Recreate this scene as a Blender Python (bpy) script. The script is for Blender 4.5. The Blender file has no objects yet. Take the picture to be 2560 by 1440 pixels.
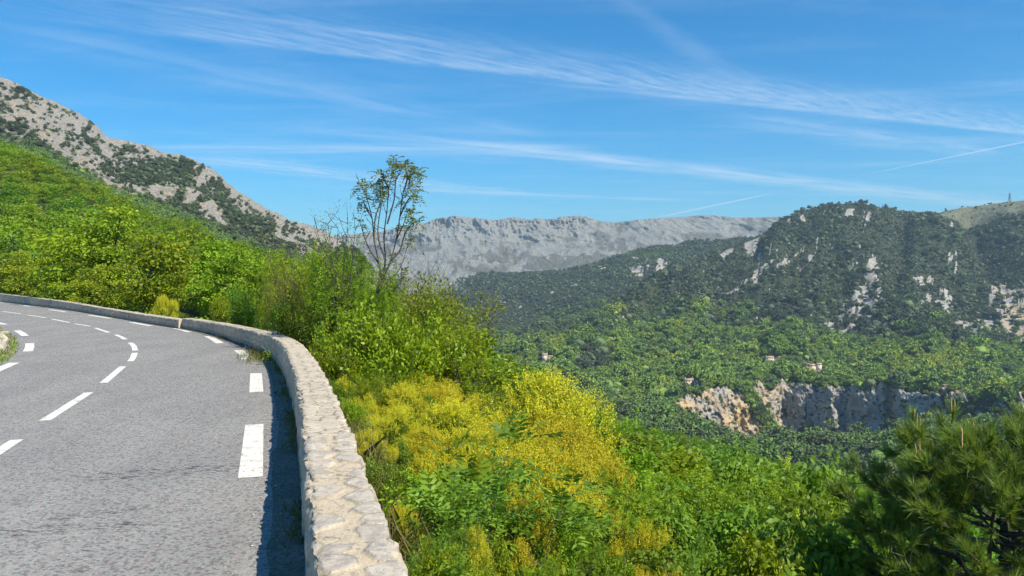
import bpy, math, random
import numpy as np
random.seed(7); RS = np.random.RandomState(11)
S = bpy.context.scene; COL = S.collection
F = 1897.7; HZ = 702.0; CAMH = 2.0           # focal length and horizon row on the 2560-wide frame, eye height

# ------------------------------------------------------------------ camera, sky, sun, exposure
cd = bpy.data.cameras.new('camera'); cam = bpy.data.objects.new('camera', cd); COL.objects.link(cam)
cam.location = (0, 0, CAMH); cam.rotation_euler = (math.radians(90), 0, 0)
cd.sensor_width = 36; cd.lens = 36*F/2560; cd.shift_y = -18/2560; cd.clip_start = .1; cd.clip_end = 40000
S.camera = cam
SUN_EL = math.radians(46); SUN_H = (0.80, -0.60)
sd = bpy.data.lights.new('sun', 'SUN'); sd.energy = 5.0; sd.angle = math.radians(.5); sd.color = (1, .905, .75)
sun = bpy.data.objects.new('sun', sd); COL.objects.link(sun)
sx, sy, sz = SUN_H[0]*math.cos(SUN_EL), SUN_H[1]*math.cos(SUN_EL), math.sin(SUN_EL)
from mathutils import Vector, Matrix
sun.rotation_euler = Vector((sx, sy, sz)).to_track_quat('Z', 'Y').to_euler()
S.view_settings.view_transform = 'Standard'; S.view_settings.look = 'None'; S.view_settings.gamma = 1
S.view_settings.exposure = 0.45; S.view_settings.use_curve_mapping = False
c_ = S.cycles
c_.max_bounces = 5; c_.diffuse_bounces = 1; c_.glossy_bounces = 1; c_.transmission_bounces = 3; c_.volume_bounces = 0
c_.transparent_max_bounces = 4; c_.use_adaptive_sampling = True; c_.adaptive_threshold = .02; c_.use_denoising = True
c_.caustics_reflective = False; c_.caustics_refractive = False
try: c_.denoising_prefilter = 'FAST'
except Exception: pass

class NT:
    """tiny node helper"""
    def __init__(s, tree): s.t = tree; s.n = tree.nodes; s.l = tree.links
    def node(s, typ, props=None, **ins):
        n = s.n.new(typ)
        for k, v in (props or {}).items(): setattr(n, k, v)
        for k, v in ins.items():
            k2 = int(k[1:]) if k[0] == 'i' and k[1:].isdigit() else k.replace('_', ' ')
            s.set(n.inputs[k2], v)
        return n
    def set(s, sock, v):
        if hasattr(v, 'is_output') or isinstance(v, bpy.types.NodeSocket): s.l.new(v, sock)
        else: sock.default_value = v
    def math(s, op, a, b=0.0, c=0.0, clamp=False):
        n = s.n.new('ShaderNodeMath'); n.operation = op; n.use_clamp = clamp
        for i, v in enumerate((a, b, c)): s.set(n.inputs[i], v)
        return n.outputs[0]
    def ramp(s, v, lo, hi, a=0.0, b=1.0, smooth=True):
        n = s.n.new('ShaderNodeMapRange'); n.interpolation_type = 'SMOOTHSTEP' if smooth else 'LINEAR'
        for i, x in enumerate((v, lo, hi, a, b)): s.set(n.inputs[i], x)
        return n.outputs[0]
    def mix(s, f, a, b, blend='MIX'):
        n = s.n.new('ShaderNodeMix'); n.data_type = 'RGBA'; n.blend_type = blend
        s.set(n.inputs[0], f)
        for i, v in ((6, a), (7, b)):
            if isinstance(v, tuple) and len(v) == 3: v = (*v, 1)
            s.set(n.inputs[i], v)
        return n.outputs[2]
    def noise(s, vec, scale, detail=4, rough=.6, out=0, dist=0.0, dims='3D'):
        n = s.n.new('ShaderNodeTexNoise'); n.noise_dimensions = dims
        if vec is not None: s.l.new(vec, n.inputs['Vector'])
        n.inputs['Scale'].default_value = scale; n.inputs['Detail'].default_value = detail
        n.inputs['Roughness'].default_value = rough; n.inputs['Distortion'].default_value = dist
        return n.outputs[out]
    def mapping(s, vec, scale=(1, 1, 1), rot=(0, 0, 0), loc=(0, 0, 0)):
        n = s.n.new('ShaderNodeMapping'); s.l.new(vec, n.inputs[0])
        n.inputs['Location'].default_value = loc; n.inputs['Rotation'].default_value = rot; n.inputs['Scale'].default_value = scale
        return n.outputs[0]
    def attr(s, name, typ='GEOMETRY', out='Fac'):
        n = s.n.new('ShaderNodeAttribute'); n.attribute_name = name; n.attribute_type = typ
        return n.outputs[out]

# world: clear blue sky, thin cirrus and old contrails on a plane far overhead
W = bpy.data.worlds.new('World'); S.world = W; W.use_nodes = True
w = NT(W.node_tree); w.n.clear()
sky = w.n.new('ShaderNodeTexSky'); sky.sky_type = 'NISHITA'; sky.sun_disc = False
sky.sun_elevation = SUN_EL; sky.sun_rotation = math.atan2(SUN_H[0], SUN_H[1])
sky.altitude = 500; sky.air_density = 1.0; sky.dust_density = .15; sky.ozone_density = 2.2
geo = w.n.new('ShaderNodeTexCoord')
sep = w.node('ShaderNodeSeparateXYZ', None, i0=geo.outputs['Generated'])
zc = w.math('MAXIMUM', sep.outputs[2], .02)
px_, py_ = w.math('DIVIDE', sep.outputs[0], zc), w.math('DIVIDE', sep.outputs[1], zc)
plane = w.node('ShaderNodeCombineXYZ', None, i0=px_, i1=py_).outputs[0]
def skyp(x, y):
    u, v = (x-1280)/F, (HZ-y)/F
    return np.array((u/v, 1/v))
def streak(A, B, wa, wb, amt, nscale, feather=0.0, rough=.6, lo=.3, hi=.75, side=0):
    """a streak through two points of the cloud plane; wa, wb its width at the two ends; feather turns its grain"""
    a, b = skyp(*A), skyp(*B); d = b-a; L = np.linalg.norm(d); d /= L; n = np.array((-d[1], d[0]))
    al = w.math('ADD', w.math('MULTIPLY', px_, float(d[0])), w.math('MULTIPLY_ADD', py_, float(d[1]), float(-a@d)))
    ac = w.math('ADD', w.math('MULTIPLY', px_, float(n[0])), w.math('MULTIPLY_ADD', py_, float(n[1]), float(-a@n)))
    wd = w.ramp(al, 0, L, wa, wb, False)
    q = w.math('DIVIDE', ac, wd)
    if side: core = w.math('MULTIPLY', w.ramp(w.math('MULTIPLY', q, side), -.15, .12), w.ramp(w.math('MULTIPLY', q, side), .2, 1.9, 1, 0))
    else: core = w.ramp(w.math('ABSOLUTE', q), 0, 1, 1, 0)
    ends = w.math('MULTIPLY', w.ramp(al, -.25*L, .15*L), w.ramp(al, .95*L, 1.2*L, 1, 0))
    v = w.node('ShaderNodeCombineXYZ', None, i0=w.math('MULTIPLY_ADD', ac, feather, w.math('MULTIPLY', al, 2.4 if abs(feather) > 2 else 1.0)), i1=w.math('MULTIPLY', w.math('ADD', ac, w.math('MULTIPLY', al, .25 if abs(feather) > 2 else 0.0)), 5 if not feather else 2.2)).outputs[0]
    nz = w.ramp(w.noise(v, nscale, 6, rough), lo, hi)
    return w.math('MULTIPLY', w.math('MULTIPLY', w.math('MULTIPLY', core, ends), nz), amt)
parts = [
 streak((560, 104), (2560, 335), .34, .36, .40, 3.2, -7.0, .66, .22, .78, -1),
 streak((400, 14), (1180, 118), .03, .05, .22, 2.0, 1.0),
 streak((1500, 222), (2600, 336), .06, .10, .30, 3.0, 1.5, .6, .2, .7),
 streak((1150, 360), (2500, 512), .40, .62, .56, 1.1, 0, .5, .2, .75),
 streak((430, 372), (1350, 372), .32, .40, .35, 1.0, 0, .5, .25, .7),
 streak((520, 400), (1250, 482), .60, .45, .50, 1.6, 0, .66, .32, .72),
 streak((900, 470), (1680, 500), .30, .25, .40, 1.6, 0, .6, .3, .7),
 streak((2190, 431), (2545, 358), .018, .045, .5, 6, 0, .5, .0, .5),
 streak((1670, 538), (1892, 491), .09, .05, .6, 4, 0, .5, .0, .4),
 streak((1560, 10), (1880, 225), .07, .18, .11, 2.4, .8, .6, .2, .7),
 streak((100, 90), (1250, 330), .35, .45, .18, 1.0, 0, .55, .3, .75),
 streak((1900, 300), (2450, 380), .30, .40, .30, 1.4, 0, .6, .3, .75),
]
vs = w.mapping(plane, (.55, 1.5, 1), (0, 0, -.5))
parts.append(w.math('MULTIPLY', w.ramp(w.noise(vs, .9, 7, .62, dist=.6), .45, .85), .20))
vs2 = w.mapping(plane, (.4, 1.1, 1), (0, 0, .35))
parts.append(w.math('MULTIPLY', w.ramp(w.noise(vs2, 1.6, 8, .66), .48, .85), .13))
m = parts[0]
for p in parts[1:]: m = w.math('SUBTRACT', w.math('ADD', m, p), w.math('MULTIPLY', m, p))
m = w.math('MULTIPLY', m, w.ramp(sep.outputs[2], .01, .06))
hs = w.node('ShaderNodeHueSaturation', None, Saturation=1.48, Value=1.06, Hue=.487, Color=sky.outputs[0])
tint = w.mix(1.0, hs.outputs[0], (.52, 1.04, 1.26), 'MULTIPLY')
skycol = w.mix(m, tint, (7.2, 8.4, 9.6))
bg = w.node('ShaderNodeBackground', None, Color=skycol, Strength=.092)
w.l.new(bg.outputs[0], w.node('ShaderNodeOutputWorld').inputs[0])

# ------------------------------------------------------------------ numeric helpers
def _h(ix, iy, iz, seed):
    n = (ix.astype(np.int64)*374761393 + iy.astype(np.int64)*668265263 + iz.astype(np.int64)*2147483647 + seed*974711) & 0xffffffff
    n = ((n ^ (n >> 13))*1274126177) & 0xffffffff
    n = ((n ^ (n >> 16))*2246822519) & 0xffffffff
    return ((n ^ (n >> 15)) & 0xffffff)/float(0xffffff)
def vnoise(x, y, z=0.0, seed=0):
    x, y, z = np.broadcast_arrays(np.asarray(x, float), np.asarray(y, float), np.asarray(z, float))
    ix, iy, iz = np.floor(x), np.floor(y), np.floor(z); fx, fy, fz = x-ix, y-iy, z-iz
    fx, fy, fz = [t*t*t*(t*(t*6-15)+10) for t in (fx, fy, fz)]
    r = 0
    for a in (0, 1):
        for b in (0, 1):
            for c in (0, 1):
                r = r + _h(ix+a, iy+b, iz+c, seed)*(fx if a else 1-fx)*(fy if b else 1-fy)*(fz if c else 1-fz)
    return r
def fbm(x, y, z=0.0, o=5, seed=0, rough=.5):
    r, amp, tot = 0, 1.0, 0.0
    for i in range(o):
        r = r + amp*vnoise(x*2**i, y*2**i, np.asarray(z)*2**i, seed+i*7); tot += amp; amp *= rough
    return r/tot
def ridged(x, y, z=0.0, o=5, seed=0, rough=.5):
    r, amp, tot = 0, 1.0, 0.0
    for i in range(o):
        r = r + amp*(1-np.abs(2*vnoise(x*2**i, y*2**i, np.asarray(z)*2**i, seed+i*7)-1)); tot += amp; amp *= rough
    return r/tot
def worley(s, t, cs, ct, seed, jit=.75):
    """nearest and second nearest cell centre in a jittered grid of cells cs x ct; returns F1, F2 (in metres) and a random number per cell"""
    gi, gj = np.floor(s/cs), np.floor(t/ct)
    f1 = np.full(s.shape, 9e9); f2 = f1.copy(); idr = np.zeros(s.shape)
    for a in (-1, 0, 1):
        for b in (-1, 0, 1):
            ci, cj = gi+a, gj+b
            off = .5*(cj % 2)
            cx = (ci+.5+off*.9+jit*(_h(ci, cj, ci*0, seed)-.5))*cs; cy = (cj+.5+jit*.6*(_h(ci, cj, ci*0, seed+1)-.5))*ct
            k = min(cs, ct)
            d = np.sqrt(((s-cx)/cs)**2+((t-cy)/ct)**2)*k
            r = _h(ci, cj, ci*0, seed+2)
            near = d < f1
            f2 = np.where(near, f1, np.minimum(f2, d)); idr = np.where(near, r, idr); f1 = np.where(near, d, f1)
    return f1, f2, idr
def smooth(a, b, x):
    t = np.clip((x-a)/(b-a), 0, 1); return t*t*(3-2*t)
def ground(x, y, z=0.0):
    """point of the plane at height z seen at pixel x, y"""
    Z = F*(CAMH-z)/(y-HZ); return np.array(((x-1280)/F*Z, Z))
def at(x, y, Z):
    """point seen at pixel x, y at forward distance Z"""
    return np.array(((x-1280)/F*Z, Z, CAMH+(HZ-y)/F*Z))
def catmull(P, n=12):
    P = np.asarray(P, float); Q = np.vstack((2*P[0]-P[1], P, 2*P[-1]-P[-2])); out = []
    for i in range(1, len(Q)-2):
        t = np.linspace(0, 1, n, endpoint=False)[:, None]; a, b, c, d = Q[i-1], Q[i], Q[i+1], Q[i+2]
        out.append(.5*(2*b+(c-a)*t+(2*a-5*b+4*c-d)*t*t+(3*b-a-3*c+d)*t**3))
    out.append(P[-1:]); return np.vstack(out)
def arclen(P):
    return np.concatenate(([0], np.cumsum(np.linalg.norm(np.diff(P, axis=0), axis=1))))
def resample(P, s):
    L = arclen(P); return np.stack([np.interp(s, L, P[:, k]) for k in range(P.shape[1])], 1)

# ------------------------------------------------------------------ object helpers
def new_mesh(name, V, faces, attrs=None, smooth_=False, mats=None, mi=None):
    """faces: (n, k) integer array, or a list of such arrays"""
    me = bpy.data.meshes.new(name); V = np.asarray(V, np.float32)
    fl = faces if isinstance(faces, list) else [faces]
    fl = [np.asarray(f, np.int32) for f in fl if len(f)]
    me.vertices.add(len(V)); me.vertices.foreach_set('co', V.ravel())
    loops = np.concatenate([f.ravel() for f in fl]); cnt = np.concatenate([np.full(len(f), f.shape[1], np.int32) for f in fl])
    me.loops.add(len(loops)); me.loops.foreach_set('vertex_index', loops)
    me.polygons.add(len(cnt)); st = np.concatenate(([0], np.cumsum(cnt)[:-1])).astype(np.int32)
    me.polygons.foreach_set('loop_start', st)
    if smooth_: me.polygons.foreach_set('use_smooth', np.ones(len(cnt), bool))
    for k, v in (attrs or {}).items():
        a = me.attributes.new(k, 'FLOAT', 'POINT'); a.data.foreach_set('value', np.asarray(v, np.float32).ravel())
    for mt in (mats or []): me.materials.append(mt)
    if mi is not None: me.polygons.foreach_set('material_index', np.asarray(mi, np.int32))
    me.update(calc_edges=True); me.validate(); return me
def link(name, me, parent=None, label=None, cat=None, group=None, kind=None, loc=None):
    o = bpy.data.objects.new(name, me); COL.objects.link(o); o.parent = parent
    if loc is not None: o.location = loc
    for k, v in (('label', label), ('category', cat), ('group', group), ('kind', kind)):
        if v: o[k] = v
    return o
def grid_faces(nu, nv):
    i = np.arange(nv-1)[:, None]*nu+np.arange(nu-1)[None]
    return np.stack((i, i+1, i+1+nu, i+nu), -1).reshape(-1, 4)
def material(name, build, rough=.9, spec=.2):
    m = bpy.data.materials.new(name); m.use_nodes = True; t = NT(m.node_tree); t.n.clear()
    b = t.n.new('ShaderNodeBsdfPrincipled'); b.inputs['Roughness'].default_value = rough; b.inputs['Specular IOR Level'].default_value = spec
    o = t.n.new('ShaderNodeOutputMaterial'); t.l.new(b.outputs[0], o.inputs[0]); build(t, b, o); return m
def col(t, b, v): t.set(b.inputs['Base Color'], (*v, 1) if isinstance(v, tuple) else v)
def bump(t, b, h, strength, dist):
    n = t.node('ShaderNodeBump', None, Strength=strength, Distance=dist, Height=h); t.l.new(n.outputs[0], b.inputs['Normal'])
def pos(t): return t.n.new('ShaderNodeNewGeometry').outputs['Position']
# ------------------------------------------------------------------ wall line (road side, at the foot) on the road plane z = 0
WALL_A = catmull([(1.95, -6), (1.35, -4), (-.02, .6), (-1.376, 5.14), (-2.06, 7.49), (-3.08, 10.85), (-3.98, 13.6), (-4.95, 16.4), (-6.1, 19.3), (-7.4, 21.9), (-9.1, 24.9), (-11.4, 28.6), (-13.85, 31.9)], 24)
WALL_B = catmull([(-13.85, 31.9), (-18.5, 37.6), (-24.2, 44.7), (-32, 54), (-50, 74), (-75, 101)], 24)
WALL = np.vstack((WALL_A, WALL_B[1:])); THICK = .42
def wall_dist(X, Y):
    """signed distance to the wall line, positive on the valley side"""
    P = resample(WALL, np.linspace(0, arclen(WALL)[-1], 130)); sh = X.shape; X, Y = X.ravel(), Y.ravel(); out = np.full(X.shape, 1e9); sg = np.zeros(X.shape)
    for a, b in zip(P[:-1], P[1:]):
        d = b-a; L = d@d; t = np.clip(((X-a[0])*d[0]+(Y-a[1])*d[1])/L, 0, 1)
        q = np.hypot(X-a[0]-t*d[0], Y-a[1]-t*d[1]); s = d[1]*(X-a[0])-d[0]*(Y-a[1])
        near = q < out; out = np.where(near, q, out); sg = np.where(near, np.sign(s), sg)
    return (out*sg).reshape(sh)

# ------------------------------------------------------------------ terrain: every hill is a sheet swept through contour lines at real distances
def yline(pts, x):
    p = np.array(pts, float); return np.interp(x, p[:, 0], p[:, 1])
def sheet(xs, rows, per, zfun=None):
    """rows: [(distance or [(x, distance)...], [(x, y)...])] from near to far. Returns X, Y, Z, px arrays of shape (nv, nu) and the row coordinate"""
    xs = np.asarray(xs, float); D, H = [], []
    for dist, ln in rows:
        d = np.full(xs.shape, float(dist)) if np.isscalar(dist) else yline(dist, xs)
        y = yline(ln, xs); k = np.ones(5)/5; y = np.convolve(np.pad(y, 2, 'edge'), k, 'valid')
        D.append(d); H.append(CAMH+(HZ-y)/F*d)
    D, H = np.array(D), np.array(H); n = len(rows); per = per if isinstance(per, (list, tuple)) else [per]*(n-1)
    t = np.concatenate([k+np.linspace(0, 1, per[k], endpoint=False) for k in range(n-1)]+[[n-1.0]])
    i = np.minimum(t.astype(int), n-2); f = (t-i)[:, None]
    def cr(A):
        Q = np.vstack((2*A[:1]-A[1:2], A, 2*A[-1:]-A[-2:-1])); a, b, c, d = Q[i], Q[i+1], Q[i+2], Q[i+3]
        m1 = np.where((b-a)*(c-b) > 0, 2*(b-a)*(c-b)/((c-a)+1e-9), 0); m2 = np.where((c-b)*(d-c) > 0, 2*(c-b)*(d-c)/((d-b)+1e-9), 0)
        return (2*f**3-3*f**2+1)*b+(f**3-2*f**2+f)*m1+(-2*f**3+3*f**2)*c+(f**3-f**2)*m2
    Dg, Hg = cr(D), cr(H)
    X = (xs[None]-1280)/F*Dg
    return X, Dg, Hg, np.broadcast_to(xs[None], Dg.shape), np.broadcast_to(t[:, None], Dg.shape)
def poly_mask(px, py, pts, soft=0.0, seed=1):
    """1 inside the outline pts, its edge broken up by noise"""
    n = (fbm(px/18, py/18, seed, 3)-.5)*2*soft; n2 = (fbm(px/18+50, py/18, seed, 3)-.5)*2*soft
    x, y = px+n, py+n2; c = np.zeros(px.shape, bool); P = list(pts)
    for (x0, y0), (x1, y1) in zip(P, P[1:]+P[:1]):
        if y0 == y1: continue
        c ^= ((y0 > y) != (y1 > y)) & (x < (x1-x0)*(y-y0)/(y1-y0)+x0)
    return c.astype(float)
SHEETS = {}
def make_sheet(name, label_name, X, Y, Z, px, attrs, mat):
    V = np.stack((X, Y, Z), -1); nv, nu = X.shape
    me = new_mesh(name, V.reshape(-1, 3), grid_faces(nu, nv), {k: np.broadcast_to(a, X.shape) for k, a in attrs.items()}, True, [mat])
    py = HZ-(Z-CAMH)*F/Y
    SHEETS[label_name] = dict(V=V, px=px, py=py, **attrs)
    return link(name, me, kind='structure')

def rock_mat(name, pale, grey, ochre, soil, green, sc, strata=5.0, bumpd=4.0, ochre_hi=.66):
    def f(t, b, o):
        p = pos(t); rock, och = t.attr('rock'), t.attr('ochre')
        pm = t.mapping(p, (1, 1, strata), (.10, -.16, 0))
        n1 = t.noise(pm, 1/(18*sc), 8, .68); n2 = t.noise(p, 1/(45*sc), 5, .6); n3 = t.noise(p, 1/(7*sc), 6, .7)
        c = t.mix(t.ramp(n1, .34, .62), grey, pale)
        c = t.mix(t.math('MULTIPLY', t.ramp(n2, .5, ochre_hi), och), c, ochre)
        n4 = t.noise(t.mapping(p, (1, .5, .10), (0, .1, 0)), 1/(9*sc), 6, .65); c = t.mix(t.math('MULTIPLY', t.ramp(n4, .52, .66), .55), c, tuple(1.25*v for v in pale))
        c = t.mix(t.ramp(n3, .46, .30), c, tuple(.50*v for v in grey))
        g = t.mix(t.ramp(n3, .35, .65), soil, green)
        edge = t.math('ADD', rock, t.math('MULTIPLY', t.math('SUBTRACT', n3, .5), 1.1))
        col(t, b, t.mix(t.ramp(edge, .38, .58), g, c))
        bump(t, b, t.math('ADD', n1, t.math('MULTIPLY', n3, .5)), .8, bumpd)
    return material(name, f, .95, .1)

# ---- near hillside: from the foot of the wall down into the valley, and up the left slope
def near_rows():
    R = [
     (1.2, [(-900, 2900), (400, 2900), (1280, 3300), (1600, 4600), (3100, 7500)]),
     (4.0, [(-900, 1780), (800, 1720), (1000, 1700), (1200, 1750), (1600, 2250), (2000, 2700), (3100, 3700)]),
     (10., [(-900, 1150), (800, 1180), (1000, 1220), (1200, 1320), (1600, 1660), (2000, 2020), (3100, 2700)]),
     (20., [(-900, 930), (0, 930), (600, 935), (800, 980), (1000, 1075), (1200, 1170), (1600, 1420), (2000, 1680), (3100, 2200)]),
     (36., [(-900, 830), (0, 828), (400, 825), (600, 870), (800, 930), (1000, 1000), (1200, 1075), (1600, 1310), (2000, 1530), (3100, 1920)]),
     (60., [(-900, 775), (0, 778), (200, 785), (400, 810), (600, 850), (800, 890), (1000, 985), (1200, 1040), (1600, 1270), (2000, 1430), (3100, 1730)]),
     (95., [(-900, 720), (0, 745), (200, 748), (400, 760), (600, 800), (800, 835), (1000, 905), (1200, 985), (1600, 1210), (2000, 1340), (3100, 1580)]),
     (140., [(-900, 560), (0, 640), (200, 655), (400, 690), (600, 735), (800, 785), (1000, 860), (1200, 955), (1600, 1160), (2000, 1280), (3100, 1480)]),
     (210., [(-900, 380), (0, 500), (100, 520), (200, 552), (400, 622), (600, 675), (800, 740), (1000, 830), (1200, 935), (1400, 1030), (1600, 1110), (2000, 1220), (3100, 1420)]),
     (300., [(-900, 230), (0, 390), (100, 424), (200, 470), (280, 504), (400, 566), (500, 585), (600, 640), (800, 728), (1000, 830), (1200, 925), (1400, 1025), (1600, 1085), (1800, 1125), (2000, 1180), (2150, 1235), (3100, 1400)]),
     (370., [(-900, 190), (0, 390), (100, 430), (200, 480), (280, 520), (400, 585), (600, 670), (800, 760), (1000, 860), (1200, 960), (1400, 1060), (1600, 1120), (2000, 1240), (3100, 1460)]),
     (480., [(-900, 330), (0, 520), (200, 590), (600, 770), (1000, 960), (1400, 1130), (2000, 1290), (3100, 1480)]),
    ]
    return R
X, Y, Z, px, tt = sheet(np.linspace(-880, 3080, 330), near_rows(), [10, 14, 16, 16, 14, 14, 12, 12, 12, 8, 6])
d = wall_dist(X, Y)
Zn = -.32-.42*np.maximum(d-.3, 0)
Z = Zn+(Z-Zn)*smooth(1.5, 9, d)-2.6*smooth(12, 45, d)
Z = np.where(d < .3, np.minimum(Z, -.30), Z)
Z = Z+(fbm(X/3, Y/3, 0, 4, 5)-.5)*.5*smooth(.8, 3, d)
def f_(t, b, o):
    p = pos(t); n = t.noise(p, .9, 6, .65); n2 = t.noise(p, .13, 4)
    c = t.mix(t.ramp(n, .4, .62), (.025, .034, .012), (.05, .075, .016)); c = t.mix(t.ramp(n2, .55, .75), c, (.12, .10, .06))
    col(t, b, c); bump(t, b, n, .7, .2)
hillside = make_sheet('hillside_ground', 'near', X, Y, Z, px, {'d': d}, material('undergrowth soil', f_))
def hill_z(x, y):
    """height of the near hillside under a point"""
    V = SHEETS['near']['V']; i = np.argmin((V[..., 0]-x)**2+(V[..., 1]-y)**2); return float(V.reshape(-1, 3)[i, 2])

# ---- left rocky mountain
CRESTL = [(-900, -170), (-300, 95), (0, 206), (30, 216), (60, 226), (100, 250), (140, 268), (180, 284), (215, 305), (240, 322), (262, 348), (275, 360), (300, 366), (340, 369), (380, 373), (420, 390), (440, 396), (470, 402), (500, 410), (520, 422), (545, 440), (565, 462), (590, 485), (620, 506), (645, 518), (680, 536), (710, 552), (750, 566), (790, 576), (830, 592), (870, 612), (905, 640), (930, 668), (950, 695), (1000, 750), (1150, 880)]
cl = lambda dy: [(x, y+dy) for x, y in CRESTL]
rowsL = [
 (430, [(-900, 330), (0, 470), (200, 560), (400, 645), (600, 715), (800, 770), (1000, 900), (1150, 1040)]),
 (600, [(-900, 220), (0, 385), (100, 420), (200, 470), (400, 560), (600, 640), (800, 705), (1000, 840), (1150, 990)]),
 (760, [(-900, 150), (0, 345), (60, 350), (110, 362), (200, 425), (270, 468), (400, 516), (540, 560), (620, 596), (700, 622), (760, 650), (900, 720), (1000, 805), (1150, 945)]),
 (800, [(-900, 90), (0, 300), (60, 310), (110, 335), (200, 400), (270, 440), (400, 488), (470, 505), (540, 530), (620, 570), (700, 590), (760, 622), (900, 700), (1000, 785), (1150, 920)]),
 (930, [(-900, -40), (0, 262), (60, 272), (110, 292), (200, 348), (270, 395), (400, 435), (540, 480), (620, 535), (700, 570), (760, 598), (900, 675), (1000, 765), (1150, 895)]),
 (1060, cl(0)), (1150, cl(40)), (1500, cl(260))]
X, Y, Z, px, tt = sheet(np.linspace(-880, 1140, 520), rowsL, [12, 34, 34, 40, 40, 10, 5])
py = HZ-(Z-CAMH)*F/Y
amp = smooth(.8, 2.0, tt)*np.where(tt > 5, .4, 1)
strat = ridged(X/26, Z/9+X/60, Y/40, 5, 3, .55); rid = ridged(X/60, Y/60, Z/60, 5, 9)
Z = Z+amp*((rid-.55)*16+(strat-.5)*5)
Y = Y-amp*((ridged(X/45, Z/30, 0, 5, 21, .6)-.5)*34+(strat-.5)*9)
n = fbm(px/60, py/40, 0, 5, 31, .6); n2 = fbm(px/16, py/14, 0, 4, 37, .6)
below = py-yline(CRESTL, px)                                    # how far under the crest, in pixels of the photograph
rock = smooth(1.7, 2.1, tt)*np.clip(1.02-smooth(180, 420, px)*.42*smooth(6, 30, below)-.12*smooth(400, 700, px)+(n-.5)*3.2+(n2-.5)*2.6, 0, 1)
for P in ([(395, 470), (430, 466), (430, 502), (400, 504)], [(440, 505), (490, 470), (505, 490), (480, 525)], [(508, 518), (540, 512), (560, 545), (530, 553)], [(655, 545), (690, 560), (750, 600), (762, 620), (715, 610), (690, 585)], [(225, 395), (255, 420), (270, 450), (235, 440)], [(20, 262), (110, 300), (165, 350), (120, 362), (60, 315)]):
    rock = np.maximum(rock, poly_mask(px, py, P, 9)*.95)
for P in ([(330, 425), (480, 410), (500, 470), (380, 480), (300, 460)], [(560, 500), (640, 560), (700, 640), (560, 560)], [(60, 345), (100, 352), (150, 372), (90, 365)]):
    rock = rock*(1-.75*poly_mask(px, py, P, 18, 5))
och = np.clip(smooth(200, 20, px)*smooth(.4, .6, n)+smooth(60, 110, below)*.8+poly_mask(px, py, [(20, 262), (110, 300), (165, 350), (120, 362), (60, 315)], 12), 0, 1)
make_sheet('rocky_mountain', 'left', X, Y, Z, px, {'rock': rock, 'ochre': och},
    rock_mat('pale limestone', (.47, .435, .37), (.235, .22, .195), (.52, .39, .21), (.06, .065, .03), (.03, .055, .018), .22, 4.5, 5.0))

# ---- far grey mountain range
CRESTF = [(500, 640), (700, 606), (800, 598), (870, 590), (950, 580), (1000, 573), (1050, 562), (1080, 552), (1110, 547), (1140, 543), (1165, 545), (1200, 549), (1240, 552), (1265, 546), (1290, 544), (1320, 551), (1340, 548), (1380, 551), (1410, 545), (1450, 543), (1475, 549), (1510, 556), (1540, 558), (1580, 553), (1620, 548), (1660, 545), (1700, 544), (1750, 540), (1785, 545), (1830, 546), (1870, 546), (1910, 547), (1950, 546), (2060, 552), (2300, 575), (2700, 640)]
cf = lambda k, dy: [(x, y*(1-k)+dy*k) for x, y in CRESTF]
rowsF = [
 (3000, [(500, 820), (1000, 790), (1500, 760), (2700, 740)]),
 (3300, [(500, 760), (1000, 740), (1100, 715), (1200, 700), (1500, 690), (2700, 690)]),
 (3750, [(500, 700), (1000, 670), (1100, 662), (1300, 662), (1600, 640), (2000, 620), (2700, 680)]),
 (4250, [(500, 670), (1000, 612), (1100, 598), (1300, 597), (1500, 595), (1700, 575), (2000, 572), (2700, 650)]),
 (4500, cf(0, 0)), (4650, cf(0, 0)), (5200, [(500, 760), (1400, 640), (2700, 700)])]
X, Y, Z, px, tt = sheet(np.linspace(700, 2300, 900), rowsF, [6, 26, 44, 56, 6, 4])
py = HZ-(Z-CAMH)*F/Y
cliff = smooth(2.9, 3.4, tt)*smooth(1500, 1420, px)+.35*smooth(3.5, 4, tt)*smooth(1420, 1500, px)
wx = X+130*(fbm(X/110, Z/60, 0, 4, 61)-.5); gull = ridged(wx/52, Z/150, 0, 5, 4, .6); r2 = ridged(X/210+Z/300, Y/260, 0, 5, 14, .55); r3 = ridged(X/90+Z/120, Z/70, Y/200, 4, 17, .55)
am = smooth(.5, 1.5, tt)*np.where(tt > 4, .35, 1)
Y = Y-am*((gull-.5)*85*cliff+(r2-.5)*110+(r3-.5)*26+(ridged(X/15+Z/70, Z/55, 0, 4, 19, .6)-.5)*(16+22*cliff))
Z = Z+am*((r2-.5)*14+(r3-.5)*7*(1-.5*cliff))+np.where(tt > 3.8, (ridged(X/30, 0, 0, 4, 8)-.55)*16*smooth(1560, 1430, px), 0)
n = fbm(px/70, py/25, 0, 5, 51, .62); n2 = fbm(px/18, py/40, 0, 4, 57, .6)
rock = np.clip(.56+cliff*.35+(n-.5)*1.3+(n2-.5)*1.1, 0, 1)
for P in ([(1040, 655), (1075, 632), (1095, 622), (1130, 610), (1150, 612), (1100, 645), (1050, 662)], [(1085, 690), (1100, 660), (1140, 668), (1120, 700), (1090, 715)], [(1620, 610), (1690, 585), (1710, 600), (1650, 615)], [(1395, 650), (1440, 632), (1450, 640), (1400, 655)], [(1150, 560), (1180, 600), (1160, 605)]):
    rock = np.maximum(rock, poly_mask(px, py, P, 12)*.95)
for P in ([(1200, 628), (1330, 640), (1320, 655), (1180, 650)], [(1330, 640), (1560, 640), (1500, 672), (1300, 680)]):
    rock = rock*(1-.6*poly_mask(px, py, P, 25, 3))
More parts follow.
